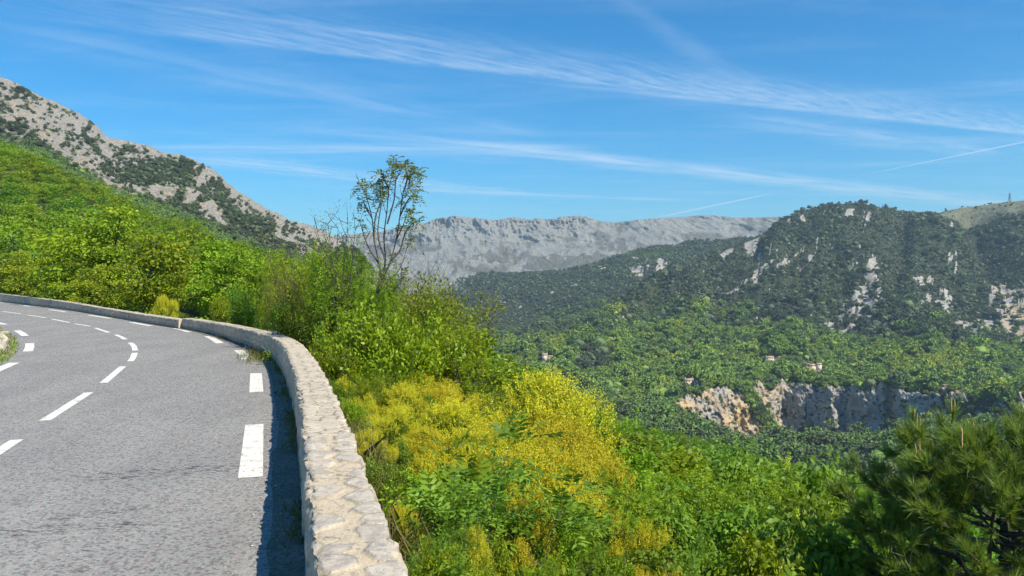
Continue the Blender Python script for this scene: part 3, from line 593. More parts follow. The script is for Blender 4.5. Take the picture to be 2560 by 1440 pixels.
def compound(P, D, L, pairs, ll, lw, rs, droop=.35):
    """pinnate leaves: a midrib with pairs of leaflets and one at the tip"""
    n = len(P); D = nrm(D); up = np.array((0, 0, 1.)); Sd = nrm(np.cross(D, up)+1e-4); Nn = np.cross(Sd, D); L = np.broadcast_to(L, n)[:, None]
    Ps, Ds, Ns, Ls = [], [], [], []
    for k in range(pairs+1):
        t = .25+.75*k/pairs; base = P+D*L*t-np.array((0, 0, 1))*droop*L*t*t; dd = nrm(D-np.array((0, 0, 1))*droop*2*t)
        for s in ((1, -1) if k < pairs else (0,)):
            Ps.append(base); Ds.append(dd*.55+Sd*s+rs.normal(size=(n, 3))*.14 if s else dd); Ns.append(Nn+rs.normal(size=(n, 3))*.35); Ls.append(np.full(n, ll*(1-.25*abs(t-.55)*2))*(.85+.3*rs.rand(n)))
    P_, D_, N_, L_ = np.concatenate(Ps), np.concatenate(Ds), np.concatenate(Ns), np.concatenate(Ls)
    V, Fc = leaf_quads(P_, D_, N_, L_*(L[:, 0].mean()/.3), L_*(L[:, 0].mean()/.3)*lw)
    tone = np.repeat(np.tile(rs.rand(n), 2*pairs+1), 4); return V, Fc, tone
def tubes(paths, sides=5):
    """paths: [(points (k, 3), radii (k))] -> V, faces of round tapering branches"""
    Vs, Fs, o = [], [], 0; an = np.linspace(0, 2*math.pi, sides, endpoint=False)
    for P, r in paths:
        P = np.asarray(P, float); k = len(P); T = nrm(np.gradient(P, axis=0)); a = np.array((1., 0, 0)) if abs(T[0, 0]) < .8 else np.array((0, 1., 0))
        U = nrm(np.cross(T, a)); Wv = np.cross(T, U); r = np.broadcast_to(r, k)
        V = P[:, None]+(U[:, None]*np.cos(an)[None, :, None]+Wv[:, None]*np.sin(an)[None, :, None])*r[:, None, None]
        i = np.arange(k-1)[:, None]*sides; j = np.arange(sides)[None]; j2 = (j+1) % sides
        Fs.append((np.stack((i+j, i+j2, i+sides+j2, i+sides+j), -1)+o).reshape(-1, 4)); Vs.append(V.reshape(-1, 3)); o += k*sides
    return np.concatenate(Vs), np.concatenate(Fs)
def grow(rs, base, d, length, rad, depth, spread=.6, up=.25, kids=3, wig=.12):
    """a branching skeleton; returns branch paths and the twig ends (points, directions)"""
    out, tips = [], []
    def rec(p, d, L, r, dep):
        n = 5; pts = [p]; dd = d
        for i in range(n):
            dd = nrm(dd+rs.normal(size=3)*wig+np.array((0, 0, up*.25))); pts.append(pts[-1]+dd*L/n)
        pts = np.array(pts); out.append((pts, np.linspace(r, r*(.55 if dep else .25), n+1)))
        if dep == 0:
            for q in (2, 3, 4, 5): tips.append((pts[q], nrm(pts[q]-pts[q-1])))
            return
        for k in range(kids):
            j = rs.randint(2, n+1) if k else n
            e = nrm(dd+rs.normal(size=3)*spread+np.array((0, 0, up))); rec(pts[j], e, L*(.62+.25*rs.rand()), r*.6, dep-1)
    rec(np.array(base, float), nrm(np.array(d, float)), length, rad, depth); return out, np.array([t[0] for t in tips]), np.array([t[1] for t in tips])

def leaf_mat(name, dark, light, trans, tmix=.42, spec=.25, rough=.5, var=.25, autumn=None):
    def f(t, b, o):
        tone = t.attr('tone'); oi = t.n.new('ShaderNodeObjectInfo'); rnd = oi.outputs['Random']
        c = t.mix(tone, dark, light); tc = t.mix(tone, tuple(v*.8 for v in trans), trans)
        h = t.math('MULTIPLY_ADD', rnd, var*.16, .5-var*.08); v = t.math('MULTIPLY_ADD', rnd, var, 1-var*.5)
        hs = t.node('ShaderNodeHueSaturation', None, Hue=h, Saturation=1.0, Value=v, Color=c); hs2 = t.node('ShaderNodeHueSaturation', None, Hue=h, Saturation=1.0, Value=v, Color=tc)
        t.l.new(hs.outputs[0], b.inputs['Base Color'])
        tr = t.node('ShaderNodeBsdfTranslucent', None, Color=hs2.outputs[0]); mx = t.node('ShaderNodeMixShader', None, i0=tmix); t.l.new(b.outputs[0], mx.inputs[1]); t.l.new(tr.outputs[0], mx.inputs[2]); t.l.new(mx.outputs[0], o.inputs[0])
    return material(name, f, rough, spec)
M_FRESH = leaf_mat('fresh leaves', (.10, .19, .010), (.34, .47, .016), (.46, .60, .010), .24)
M_ASH = leaf_mat('ash leaves', (.085, .18, .016), (.22, .35, .026), (.32, .50, .02), .24)
M_MID = leaf_mat('mid green leaves', (.07, .15, .012), (.19, .30, .018), (.28, .42, .015), .24)
M_OLIVE = leaf_mat('olive budding leaves', (.15, .19, .02), (.33, .34, .04), (.38, .40, .03))
M_YELL = leaf_mat('yellow broom flowers', (.56, .51, .025), (.80, .74, .06), (.74, .70, .03), .28, .1, .7, .15)
M_PINE = leaf_mat('pine needles', (.05, .11, .018), (.30, .42, .07), (.32, .44, .04), .3, .35, .45, .1)
M_GRASS = leaf_mat('grass blades', (.09, .12, .02), (.32, .27, .11), (.3, .3, .08), .3, .2, .6, .3)
def f_(t, b, o):
    n = t.noise(pos(t), 25, 5, .7); col(t, b, t.mix(n, (.035, .03, .024), (.16, .14, .115))); bump(t, b, n, .6, .02)
M_BARK = material('bark', f_)
def f_(t, b, o): col(t, b, t.mix(t.noise(pos(t), 40, 3), (.42, .27, .10), (.62, .45, .20)))
M_CANDLE = material('pine candles', f_)

def crown_tree(seed, H=6.0, R=2.3, clumps=80, per=45, size=.26, trunk=.12, flat=.5, low=.25, tall=1.0):
    """broadleaf tree: tapered trunk and limbs reaching into many leaf clumps; returns (bark arrays, leaf arrays)"""
    rs = np.random.RandomState(seed); u = rdir(clumps, 0, rs); rad = rs.rand(clumps)**.45
    lob = 1+.35*(vnoise(u[:, 0]*1.6+seed, u[:, 1]*1.6, u[:, 2]*1.6, 3)-.5)*2
    zc = H*(low+(1-low)*.5); C = u*rad[:, None]*lob[:, None]*np.array((R, R, H*(1-low)*.5))+np.array((0, 0, zc))
    C[:, :2] *= (1-.45*smooth(zc, H, C[:, 2]))[:, None]
    lean = rs.normal(size=2)*.1*H; C[:, :2] += lean*(C[:, 2:]/H)**2
    paths = []; k = 7; tz = np.linspace(-.6, H*.86, k); tp = np.c_[lean[0]*(tz/H)**2+rs.normal(size=k)*.07, lean[1]*(np.abs(tz)/H)**2+rs.normal(size=k)*.07, tz]; paths.append((tp, np.linspace(trunk, trunk*.2, k)))
    for c in C[::2]:
        z0 = max(.2, c[2]-.35*np.hypot(c[0], c[1])-.5); p0 = np.array((np.interp(z0, tz, tp[:, 0]), np.interp(z0, tz, tp[:, 1]), z0)); mid = (p0+c)/2+np.array((0, 0, .18*np.linalg.norm(c-p0)))*.6
        paths.append((np.array((p0, mid, c)), np.array((trunk*.35, trunk*.2, trunk*.06))))
    n = clumps*per; cs = np.repeat(np.arange(clumps), per); cr = (.55+.5*rs.rand(clumps))*R*(.30 if clumps > 60 else .37)
    off = rdir(n, 0, rs)*(rs.rand(n)**.5)[:, None]*cr[cs][:, None]*np.array((1.25, 1.25, flat*1.25)); P = C[cs]+off
    D = nrm(off*np.array((1, 1, .3))+rs.normal(size=(n, 3))*.4*cr.mean()-np.array((0, 0, .25*cr.mean()))); Nn = rdir(n, .9, rs)
    V, Fc = leaf_quads(P, D, Nn, size*(.7+.6*rs.rand(n)), size*.55*(.7+.6*rs.rand(n)))
    tone = np.repeat(np.clip(rs.rand(clumps)[cs]*.6+.4*rs.rand(n), 0, 1), 4)
    return tubes(paths, 5), (V, Fc, tone)
def mesh2(name, bark, leaf, lm):
    return new_mesh(name+' wood', bark[0], bark[1], None, True, [M_BARK]), new_mesh(name+' leaves', leaf[0], leaf[1], {'tone': leaf[2]}, False, [lm])

def thing(name, loc, parts, label, cat, group=None, rz=0.0, sc=1.0):
    o = bpy.data.objects.new(name, None); COL.objects.link(o); o.location = loc; o.rotation_euler = (0, 0, rz); o.scale = sc if hasattr(sc, '__len__') else (sc,)*3
    o['label'] = label; o['category'] = cat
    if group: o['group'] = group
    for pn, me in parts:
        c = bpy.data.objects.new(pn, me); COL.objects.link(c); c.parent = o
    return o

# ------------------------------------------------------------------ woods too dense to count: instanced crowns
HIDE = {}
def proto_coll(name, meshes):
    c = bpy.data.collections.new(name)
    for i, me in enumerate(meshes):
        o = bpy.data.objects.new('%s_%02d' % (name, i), me); c.objects.link(o)
    return c
def scatter_obj(name, P, scl, idx, tone, coll, kind='stuff'):
    me = bpy.data.meshes.new(name); me.vertices.add(len(P)); me.vertices.foreach_set('co', np.asarray(P, np.float32).ravel())
    for k, v, ty in (('scl', scl, 'FLOAT'), ('rz', RS.rand(len(P))*6.283, 'FLOAT'), ('tone2', tone, 'FLOAT'), ('idx', idx, 'INT')):
        a = me.attributes.new(k, ty, 'POINT'); a.data.foreach_set('value', np.asarray(v, np.int32 if ty == 'INT' else np.float32))
    o = link(name, me, kind=kind)
    g = bpy.data.node_groups.new(name+' scatter', 'GeometryNodeTree'); g.interface.new_socket('Geometry', in_out='INPUT', socket_type='NodeSocketGeometry'); g.interface.new_socket('Geometry', in_out='OUTPUT', socket_type='NodeSocketGeometry')
    gi, go = g.nodes.new('NodeGroupInput'), g.nodes.new('NodeGroupOutput'); ip = g.nodes.new('GeometryNodeInstanceOnPoints'); ci = g.nodes.new('GeometryNodeCollectionInfo')
    ci.inputs['Collection'].default_value = coll; ci.inputs['Separate Children'].default_value = True; ci.inputs['Reset Children'].default_value = True
    def na(nm, ty):
        q = g.nodes.new('GeometryNodeInputNamedAttribute'); q.data_type = ty; q.inputs[0].default_value = nm; return [s for s in q.outputs if s.enabled and s.name == 'Attribute'][0]
    cx = g.nodes.new('ShaderNodeCombineXYZ'); g.links.new(na('rz', 'FLOAT'), cx.inputs[2])
    g.links.new(gi.outputs[0], ip.inputs['Points']); g.links.new(ci.outputs[0], ip.inputs['Instance']); ip.inputs['Pick Instance'].default_value = True
    g.links.new(na('idx', 'INT'), ip.inputs['Instance Index']); g.links.new(cx.outputs[0], ip.inputs['Rotation']); g.links.new(na('scl', 'FLOAT'), ip.inputs['Scale']); g.links.new(ip.outputs[0], go.inputs[0])
    mo = o.modifiers.new('scatter', 'NODES'); mo.node_group = g; return o
import bmesh
def ico_crown(seed, sub=2, amp=.45, flat=.85):
    bm = bmesh.new(); bmesh.ops.create_icosphere(bm, subdivisions=sub, radius=1); V = np.array([v.co[:] for v in bm.verts]); Fc = np.array([[v.index for v in f.verts] for f in bm.faces]); bm.free()
    n = fbm(V[:, 0]*1.7+seed, V[:, 1]*1.7, V[:, 2]*1.7, 3, seed, .65); n2 = fbm(V[:, 0]*3.6, V[:, 1]*3.6, V[:, 2]*3.6+seed, 3, seed, .7)
    V = V*(1+amp*(n-.5)*2+.36*(n2-.5)*2)[:, None]*np.array((1, 1, flat)); V[:, 2] += .35; return V, Fc
def f_(t, b, o):
    tone = t.attr('tone2', 'INSTANCER'); rnd = t.n.new('ShaderNodeObjectInfo').outputs['Random']; n = t.noise(pos(t), 1.3, 4, .7)
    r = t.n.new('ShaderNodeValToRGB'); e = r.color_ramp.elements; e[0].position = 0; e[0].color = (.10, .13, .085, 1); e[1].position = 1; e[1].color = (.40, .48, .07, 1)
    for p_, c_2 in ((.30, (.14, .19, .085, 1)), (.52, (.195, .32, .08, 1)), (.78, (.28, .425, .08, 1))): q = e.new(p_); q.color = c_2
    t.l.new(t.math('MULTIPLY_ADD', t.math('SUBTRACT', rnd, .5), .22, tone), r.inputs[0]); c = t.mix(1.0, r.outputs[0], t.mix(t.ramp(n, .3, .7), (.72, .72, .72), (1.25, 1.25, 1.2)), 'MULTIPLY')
    col(t, b, c); bump(t, b, n, 1.0, .9)
M_FAR = material('distant foliage', f_, .8, .15)
def fluffy(seed):
    lf = crown_tree(seed, 2.3, 1.05, 15, 26, .42, .05, .75, .12)[1]; return new_mesh('crown', lf[0], lf[1], None, False, [M_FAR])
far_c = proto_coll('distant_crown', [new_mesh('crown', *ico_crown(s_, 3), None, False, [M_FAR]) for s_ in range(6)]+[fluffy(400+i) for i in range(6)])
def scatter(key, n, wfun, seed):
    s_ = SHEETS[key]; V = s_['V']; rs = np.random.RandomState(seed); c = lambda a: .25*(a[:-1, :-1]+a[1:, :-1]+a[:-1, 1:]+a[1:, 1:])
    e1, e2 = V[1:, :-1]-V[:-1, :-1], V[:-1, 1:]-V[:-1, :-1]; ar = np.linalg.norm(np.cross(e1, e2), axis=-1)
    q = {k: c(v) for k, v in s_.items() if k != 'V'}; wt = np.clip(wfun(q), 0, None)*ar; p = (wt/wt.sum()).ravel(); k = rs.choice(len(p), n, p=p); j, i = np.unravel_index(k, wt.shape)
    a, b = rs.rand(n)[:, None], rs.rand(n)[:, None]; P = (V[j, i]*(1-a)+V[j+1, i]*a)*(1-b)+(V[j, i+1]*(1-a)+V[j+1, i+1]*a)*b
    return P, {k2: v[j, i] for k2, v in q.items()}, rs

P_, T_, Sc = [], [], []
# right hill: dark holm oak above, green wood below, shrubs on the scree
def wR(q):
    crest = q['py']-np.interp(q['px'], *np.array(CRESTR).T)
    front = (q['tt'] < 10.0)*1.0; cliff = (q['tt'] > 3.9)*(q['tt'] < 4.93)*(q['px'] > 1672)*(1-.75*smooth(2260, 2400, q['px']))
    return front*(1-.88*cliff*(1-q['grove']))*np.clip(np.clip(1.05-q['rock']*1.0, .06, 1)+q['grove']*6, 0, 8)*(1-.62*q['grassy'])*(1-q['clearing'])*(1-.95*q['talus'])*np.where((q['tt'] > 2.3)*(q['tt'] < 3.9)*(q['px'] > 1950)*(q['px'] < 2320), .35, 1)*np.where(q['tt'] < 3.2, 2.2, np.where((q['tt'] > 4.9)*(q['tt'] < 5.3), 3.0, np.where(q['tt'] < 7.5, 1.4, 1.0)))
P, q, rs = scatter('right', 44000, wR, 1)
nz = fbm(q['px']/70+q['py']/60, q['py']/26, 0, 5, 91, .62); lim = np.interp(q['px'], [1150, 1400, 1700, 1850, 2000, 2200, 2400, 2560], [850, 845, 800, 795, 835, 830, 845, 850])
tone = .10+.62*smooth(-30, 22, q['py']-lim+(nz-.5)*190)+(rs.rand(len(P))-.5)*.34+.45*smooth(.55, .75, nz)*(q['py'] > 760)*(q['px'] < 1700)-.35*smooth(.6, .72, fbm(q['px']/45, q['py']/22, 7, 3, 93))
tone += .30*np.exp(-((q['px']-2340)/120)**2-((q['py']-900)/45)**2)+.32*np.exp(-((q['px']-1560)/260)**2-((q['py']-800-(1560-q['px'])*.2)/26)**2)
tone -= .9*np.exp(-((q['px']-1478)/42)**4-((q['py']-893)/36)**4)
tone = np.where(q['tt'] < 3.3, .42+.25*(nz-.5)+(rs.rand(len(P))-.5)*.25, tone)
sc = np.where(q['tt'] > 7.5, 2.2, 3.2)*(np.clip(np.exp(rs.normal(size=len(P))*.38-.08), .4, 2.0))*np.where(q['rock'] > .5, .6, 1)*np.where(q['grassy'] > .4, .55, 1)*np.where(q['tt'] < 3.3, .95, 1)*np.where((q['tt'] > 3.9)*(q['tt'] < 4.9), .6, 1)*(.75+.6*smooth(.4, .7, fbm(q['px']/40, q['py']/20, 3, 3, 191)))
keep = np.ones(len(P), bool)
for hx, hy, hw in ((1728, 958, 26), (2034, 919, 24), (1921, 900, 18), (1362, 897, 22), (2352, 972, 18)): keep &= ~((np.abs(q['px']-hx) < hw) & (q['py'] > hy-6) & (q['py'] < hy+20))
P, tone, sc = P[keep], tone[keep], sc[keep]; P_.append(P); T_.append(tone); Sc.append(sc)
# middle ridge
P, q, rs = scatter('mid', 20000, lambda q: np.clip(1.02-q['rock'], .03, 1)*(q['py'] < 870), 2)
nz = fbm(q['px']/50, q['py']/16, 0, 4, 95, .6); line = np.interp(q['px'], [1130, 1300, 1500, 1640, 1900], [850, 815, 750, 690, 640])
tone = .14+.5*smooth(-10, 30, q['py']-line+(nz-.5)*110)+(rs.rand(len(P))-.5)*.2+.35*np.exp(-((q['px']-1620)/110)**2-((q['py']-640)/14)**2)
P_.append(P); T_.append(tone); Sc.append(3.2*(.6+.7*rs.rand(len(P))))
# left mountain: belt of wood under the crags, shrubs among them
def wL(q):
    belt = (q['px']*0+1)*np.clip(1-q['rock']*1.15, 0, 1); rock_sh = .20*smooth(.42, .62, fbm(q['px']/30, q['py']/26, 0, 4, 99, .6))
    crest = q['py']-np.interp(q['px'], *np.array(CRESTL).T)
    return (belt+rock_sh*(q['rock'] > .3)+.05)*(crest > -1)*(q['px'] > -300)
P, q, rs = scatter('left', 15000, wL, 3)
nz = fbm(q['px']/50, q['py']/30, 0, 4, 97); b_ = q['py']-np.interp(q['px'], [0, 100, 300, 500, 600, 760], [352, 366, 470, 545, 590, 650])
tone = .16+.46*smooth(-12, 30, b_+(nz-.5)*50)+(rs.rand(len(P))-.5)*.2
P_.append(P); T_.append(tone); Sc.append(np.where(q['rock'] > .4, 1.8, 2.1)*(.45+.9*rs.rand(len(P))))
P, T2, Sc = np.concatenate(P_), np.clip(np.concatenate(T_), .02, 1), np.concatenate(Sc)
P[:, 2] += Sc*.15
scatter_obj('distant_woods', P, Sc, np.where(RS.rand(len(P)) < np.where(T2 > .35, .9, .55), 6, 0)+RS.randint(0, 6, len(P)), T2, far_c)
# ------------------------------------------------------------------ plants near the road
def bush_mesh(name, seed, H, R, nl, leaf, lm, stems=7, flat=.8, depth=3, wide=.5, thin=.012, spread=.55):
    """many-stemmed shrub of simple leaves"""
    rs = np.random.RandomState(seed); paths, tp, td = [], [], []
    for k in range(stems):
        a = rs.rand()*6.283; d = np.array((math.cos(a)*R/H*.75, math.sin(a)*R/H*.75, 1)); p, t, dd = grow(rs, (math.cos(a)*.08, math.sin(a)*.08, -.4), d, H*.42, thin*(1+rs.rand()), depth, spread, .22, 3, .13); paths += p; tp.append(t); td.append(dd)
    tp, td = np.concatenate(tp), np.concatenate(td); k = rs.randint(0, len(tp), nl); P = tp[k]+rs.normal(size=(nl, 3))*.055*H**.5*np.array((1, 1, flat))
    D = nrm(td[k]+rs.normal(size=(nl, 3))*.8); V, Fc = leaf_quads(P, D, rdir(nl, .8, rs), leaf*(.6+.7*rs.rand(nl)), leaf*wide*(.7+.5*rs.rand(nl)))
    z = V[:, 2]; tone = np.repeat(np.clip(.5*rs.rand(len(tp))[k]+.5*rs.rand(nl), 0, 1), 4)
    return mesh2(name, tubes(paths, 4), (V, Fc, tone), lm)
def broom_mesh(name, seed, H, R, clumps=15, spikes=85, per=26, green=8500):
    """shrub in full flower: a heap of rounded tufts, each a cushion of short spikes of yellow flowers over small green leaves"""
    rs = np.random.RandomState(seed); paths = []; u = rdir(clumps, .55, rs); u[:, 2] = np.abs(u[:, 2]); C = u*(.55+.45*rs.rand(clumps)**.5)[:, None]*np.array((R, R, H*.62))+np.array((0, 0, H*.22)); cr = (.26+.20*rs.rand(clumps))*R*.85
    for c in C:
        for _ in range(3): e = c+rdir(1, .4, rs)[0]*.3*R; paths.append((catmull([np.array((rs.normal()*.1, rs.normal()*.1, -.5)), (c*np.array((.45, .45, .55)))+rs.normal(size=3)*.05, e], 4), np.linspace(.013, .004, 9)))
    n = clumps*spikes; k = np.repeat(np.arange(clumps), spikes); o_ = rdir(n, .75, rs); rr = (.55+.45*rs.rand(n)**.5); b0 = C[k]+o_*(rr*cr[k])[:, None]*np.array((1, 1, 1.25)); dd = nrm(o_+rs.normal(size=(n, 3))*.35+np.array((0, 0, .7)))
    j = np.repeat(np.arange(n), per); m_ = len(j); P = b0[j]+dd[j]*(rs.rand(m_)*.19)[:, None]+rs.normal(size=(m_, 3))*.016; V, Fc = leaf_quads(P, rdir(m_, .4, rs), rdir(m_, .6, rs), .021*(.7+.7*rs.rand(m_)), .019*(.7+.6*rs.rand(m_)), .25, .55)
    fl = new_mesh(name+' flowers', V, Fc, {'tone': np.repeat(np.clip(rs.rand(n)[j]*.6+.4*rs.rand(m_), 0, 1), 4)}, False, [M_YELL])
    k = rs.randint(0, clumps, green); o_ = rdir(green, -.1, rs); V2, F2 = leaf_quads(C[k]+o_*(cr[k]*(.4+.75*rs.rand(green)))[:, None]-np.array((0, 0, .08)), rdir(green, .4, rs), rdir(green, .8, rs), .05*(.6+.8*rs.rand(green)), .028); lv = new_mesh(name+' leaves', V2, F2, {'tone': np.repeat(rs.rand(green), 4)}, False, [M_MID])
    tb = tubes(paths, 4); return new_mesh(name+' wood', tb[0], tb[1], None, True, [M_BARK]), lv, fl
def ash_mesh(name, seed, H, R, nl, pairs=4, ll=.075, lw=.36, L=.24, lm=None, depth=3, stems=3, trunk=.035, droop=.35, low=.0):
    """young tree or tall shrub of pinnate leaves"""
    rs = np.random.RandomState(seed); paths, tp, td = [], [], []
    for k in range(stems):
        a = rs.rand()*6.283; s_ = .9*R/H if stems > 1 else .08
        p, t, dd = grow(rs, (0, 0, -.6), (math.cos(a)*s_, math.sin(a)*s_, 1), H*(.40 if depth > 2 else .5), trunk, depth, .62, .28, 3, .09); paths += p; tp.append(t); td.append(dd)
    tp, td = np.concatenate(tp), np.concatenate(td); k = rs.randint(0, len(tp), nl); P = tp[k]+rs.normal(size=(nl, 3))*.05
    D = nrm(td[k]*.5+rdir(nl, .1, rs)+np.array((0, 0, .15))); V, Fc, tone = compound(P, D, L*(.7+.6*rs.rand(nl)), pairs, ll, lw, rs, droop)
    return mesh2(name, tubes(paths, 5), (V, Fc, tone), lm or M_ASH)

broom = [broom_mesh('broom', 100+i, 1.7, 1.15) for i in range(3)]
bush = [bush_mesh('bush', 120+i, 1.8, 1.1, 9000, .075, M_MID if i < 1 else M_ASH) for i in range(2)]+[bush_mesh('fresh bush', 123+i, 1.9, 1.1, 8500, .085, M_FRESH) for i in range(3)]
olive = [bush_mesh('budding shrub', 130+i, 2.6, 1.0, 8000, .06, M_OLIVE, 6, .8, 3) for i in range(2)]
ash = [ash_mesh('ash', 140+i, 3.2, 1.3, 3200, 4, .066, .36, .24, M_ASH, 3, 4) for i in range(3)]
freshash = [ash_mesh('fresh ash', 145+i, 3.2, 1.4, 3200, 4, .066, .38, .24, M_FRESH, 3, 4) for i in range(2)]
rnd_ash = [mesh2('round ash', *crown_tree(160+i, 3.4, 1.45, 34, 190, .145, .06, .42, .06), M_ASH if i < 3 else M_FRESH) for i in range(4)]
sap = [ash_mesh('sapling', 150+i, 1.9, .5, 90, 4, .082, .34, .32, M_ASH, 1, 1, .014, .25) for i in range(3)]
tree_hi = [crown_tree(200+i, 6.5, 2.5, 48, 165, .20, .11, .34, .10) for i in range(4)]
tree_hi = [mesh2('broadleaf', *t_, M_FRESH) for t_ in tree_hi]+[mesh2('ash green broadleaf', *crown_tree(210+i, 6.5, 2.5, 48, 160, .20, .11, .38, .10), M_ASH) for i in range(3)]
tree_md = [mesh2('hillside tree', *crown_tree(220+i, 6.0, 2.6, 34, 84, .31, .10, .38, .10), M_FRESH) for i in range(4)]+[mesh2('green hillside tree', *crown_tree(226+i, 6.0, 2.6, 34, 84, .31, .10, .38, .10), M_MID) for i in range(3)]+[mesh2('ash hillside tree', *crown_tree(230+i, 6.0, 2.6, 34, 84, .31, .10, .38, .10), M_ASH) for i in range(3)]
HT = {}; RT = {}                                                            # natural height of each prototype
def put(kind, protos, x, ytop, Z, label, cat, group=None, wide=1.0, parts=('trunk', 'foliage'), name='shrub', sink=.15, i=None):
    """stand a plant on the hillside at distance Z so that its top reaches image row ytop"""
    p = at(x, ytop, Z); gz = hill_z(p[0], p[1]); pr = protos[RS.randint(len(protos)) if i is None else i]; key = pr[0].name
    if key not in HT:
        z = np.concatenate([np.array([v.co.z for v in m_.vertices]) for m_ in pr[1:]]); HT[key] = np.percentile(z, 99.5)
    h = max(p[2]-gz+sink, .3); s = h/HT[key]
    if key not in RT: RT[key] = np.percentile(np.concatenate([np.array([math.hypot(v.co.x, v.co.y) for v in m_.vertices]) for m_ in pr[1:]]), 93)
    need = THICK+.12+RT[key]*s*wide
    for _ in range(12):
        e = .05; d0 = float(wall_dist(np.array([p[0]]), np.array([p[1]]))[0])
        if d0 >= need: break
        if wide > .55: wide *= .92; need = THICK+.12+RT[key]*s*wide; continue
        g = np.array((wall_dist(np.array([p[0]+e]), np.array([p[1]]))[0]-d0, wall_dist(np.array([p[0]]), np.array([p[1]+e]))[0]-d0))/e; p[:2] += g*(need-d0)*1.02; gz = hill_z(p[0], p[1]); s = max(p[2]-gz+sink, .3)/HT[key]
    return thing(name, (p[0], p[1], gz-sink), list(zip(parts, pr)), label, cat, group, RS.rand()*6.283, (s*wide, s*wide, s))
B3 = ('stems', 'leaves', 'flowers'); B2 = ('stems', 'leaves'); T2_ = ('trunk', 'crown')

# yellow flowering shrubs on the slope below the wall
G = 'yellow flowering shrubs below the wall'
for x, y, Z, wd, lb in [
    (1370, 940, 14.5, .8, 'tall yellow flowering shrub standing highest at the valley edge of the mass'),
    (1410, 1050, 12.8, .75, 'broad golden yellow shrub at the outer edge beside green saplings'),
    (1330, 1030, 13.5, 1.0, 'dense yellow shrub tucked behind the broad golden one'),
    (1240, 985, 15., 1.0, 'bright yellow shrub in front of the round dark green trees'),
    (1120, 975, 15.5, 1.1, 'wide yellow shrub in the middle of the flowering slope'),
    (1010, 960, 14.5, 1.0, 'yellow shrub with green gaps halfway down from the parapet'),
    (855, 945, 14.5, .6, 'yellow shrub touching the coping where the wall straightens'), (960, 872, 17.5, .8, 'uppermost yellow spray left of the loose yellow shrub'), (1080, 930, 16.5, .8, 'yellow shrub between the loose brow shrub and the wide middle one'),
    (970, 1020, 12.5, .9, 'yellow shrub just below the low one under the coping'), (1160, 1010, 13.5, 1.0, 'yellow shrub between the wide middle one and the tall valley edge one'), (1260, 1050, 12., .9, 'yellow shrub above the half hidden one in the elder leaves'), (1110, 1120, 10., .8, 'yellow shrub directly over the slim elder sapling'), (1200, 1150, 9.2, .7, 'yellow shrub at the lower edge of the flowering mass'),
    (900, 990, 13.0, .6, 'low yellow shrub close under the parapet coping'),
    (1060, 1075, 11.5, 1.0, 'yellow shrub with dark hollow above it below the parapet'),
    (1180, 1080, 11., 1.05, 'spreading yellow shrub behind the tall pinnate sapling'),
    (1380, 1125, 10.8, .8, 'yellow shrub leaning out over bare dark stems'),
    (930, 1075, 10.5, .8, 'small yellow clump against the outer face of the parapet'),
    (1290, 1110, 10.0, .9, 'yellow shrub half hidden behind elder leaves'),
    (985, 860, 19., .8, 'thin yellow spray rising among lime green shrubs at the bend'),
    (1040, 905, 17.5, .8, 'loose yellow shrub on the brow above the flowering slope'),
    (880, 905, 16., .7, 'sparse yellow clump beside grassy tufts at the bend')]:
    put('broom', broom, x, y, Z, lb, 'shrub', G, wd, B3, 'flowering_shrub')
for x, y, Z, wd, lb in [(1010, 1260, 7.2, .5, 'patch of yellow flowers among pinnate leaves near the parapet end'), (1300, 1215, 7.8, .5, 'yellow flower patch glowing through the elder saplings'), (1180, 1330, 6.4, .45, 'small orange yellow clump low among the elder saplings'), (1590, 1300, 9., .45, 'yellow clump seen through dark branches of a green tree'), (1640, 1425, 8., .5, 'yellow flower clump at the bottom edge under green ash leaves')]:
    put('broom', broom, x, y, Z, lb, 'shrub', G, wd, B3, 'flowering_shrub')
p = at(385, 742, 40.5)
put('broom', broom, 385, 740, 37.5, 'round yellow orange broom bush standing just behind the far low wall', 'shrub', None, 1.3, B3, 'flowering_shrub')
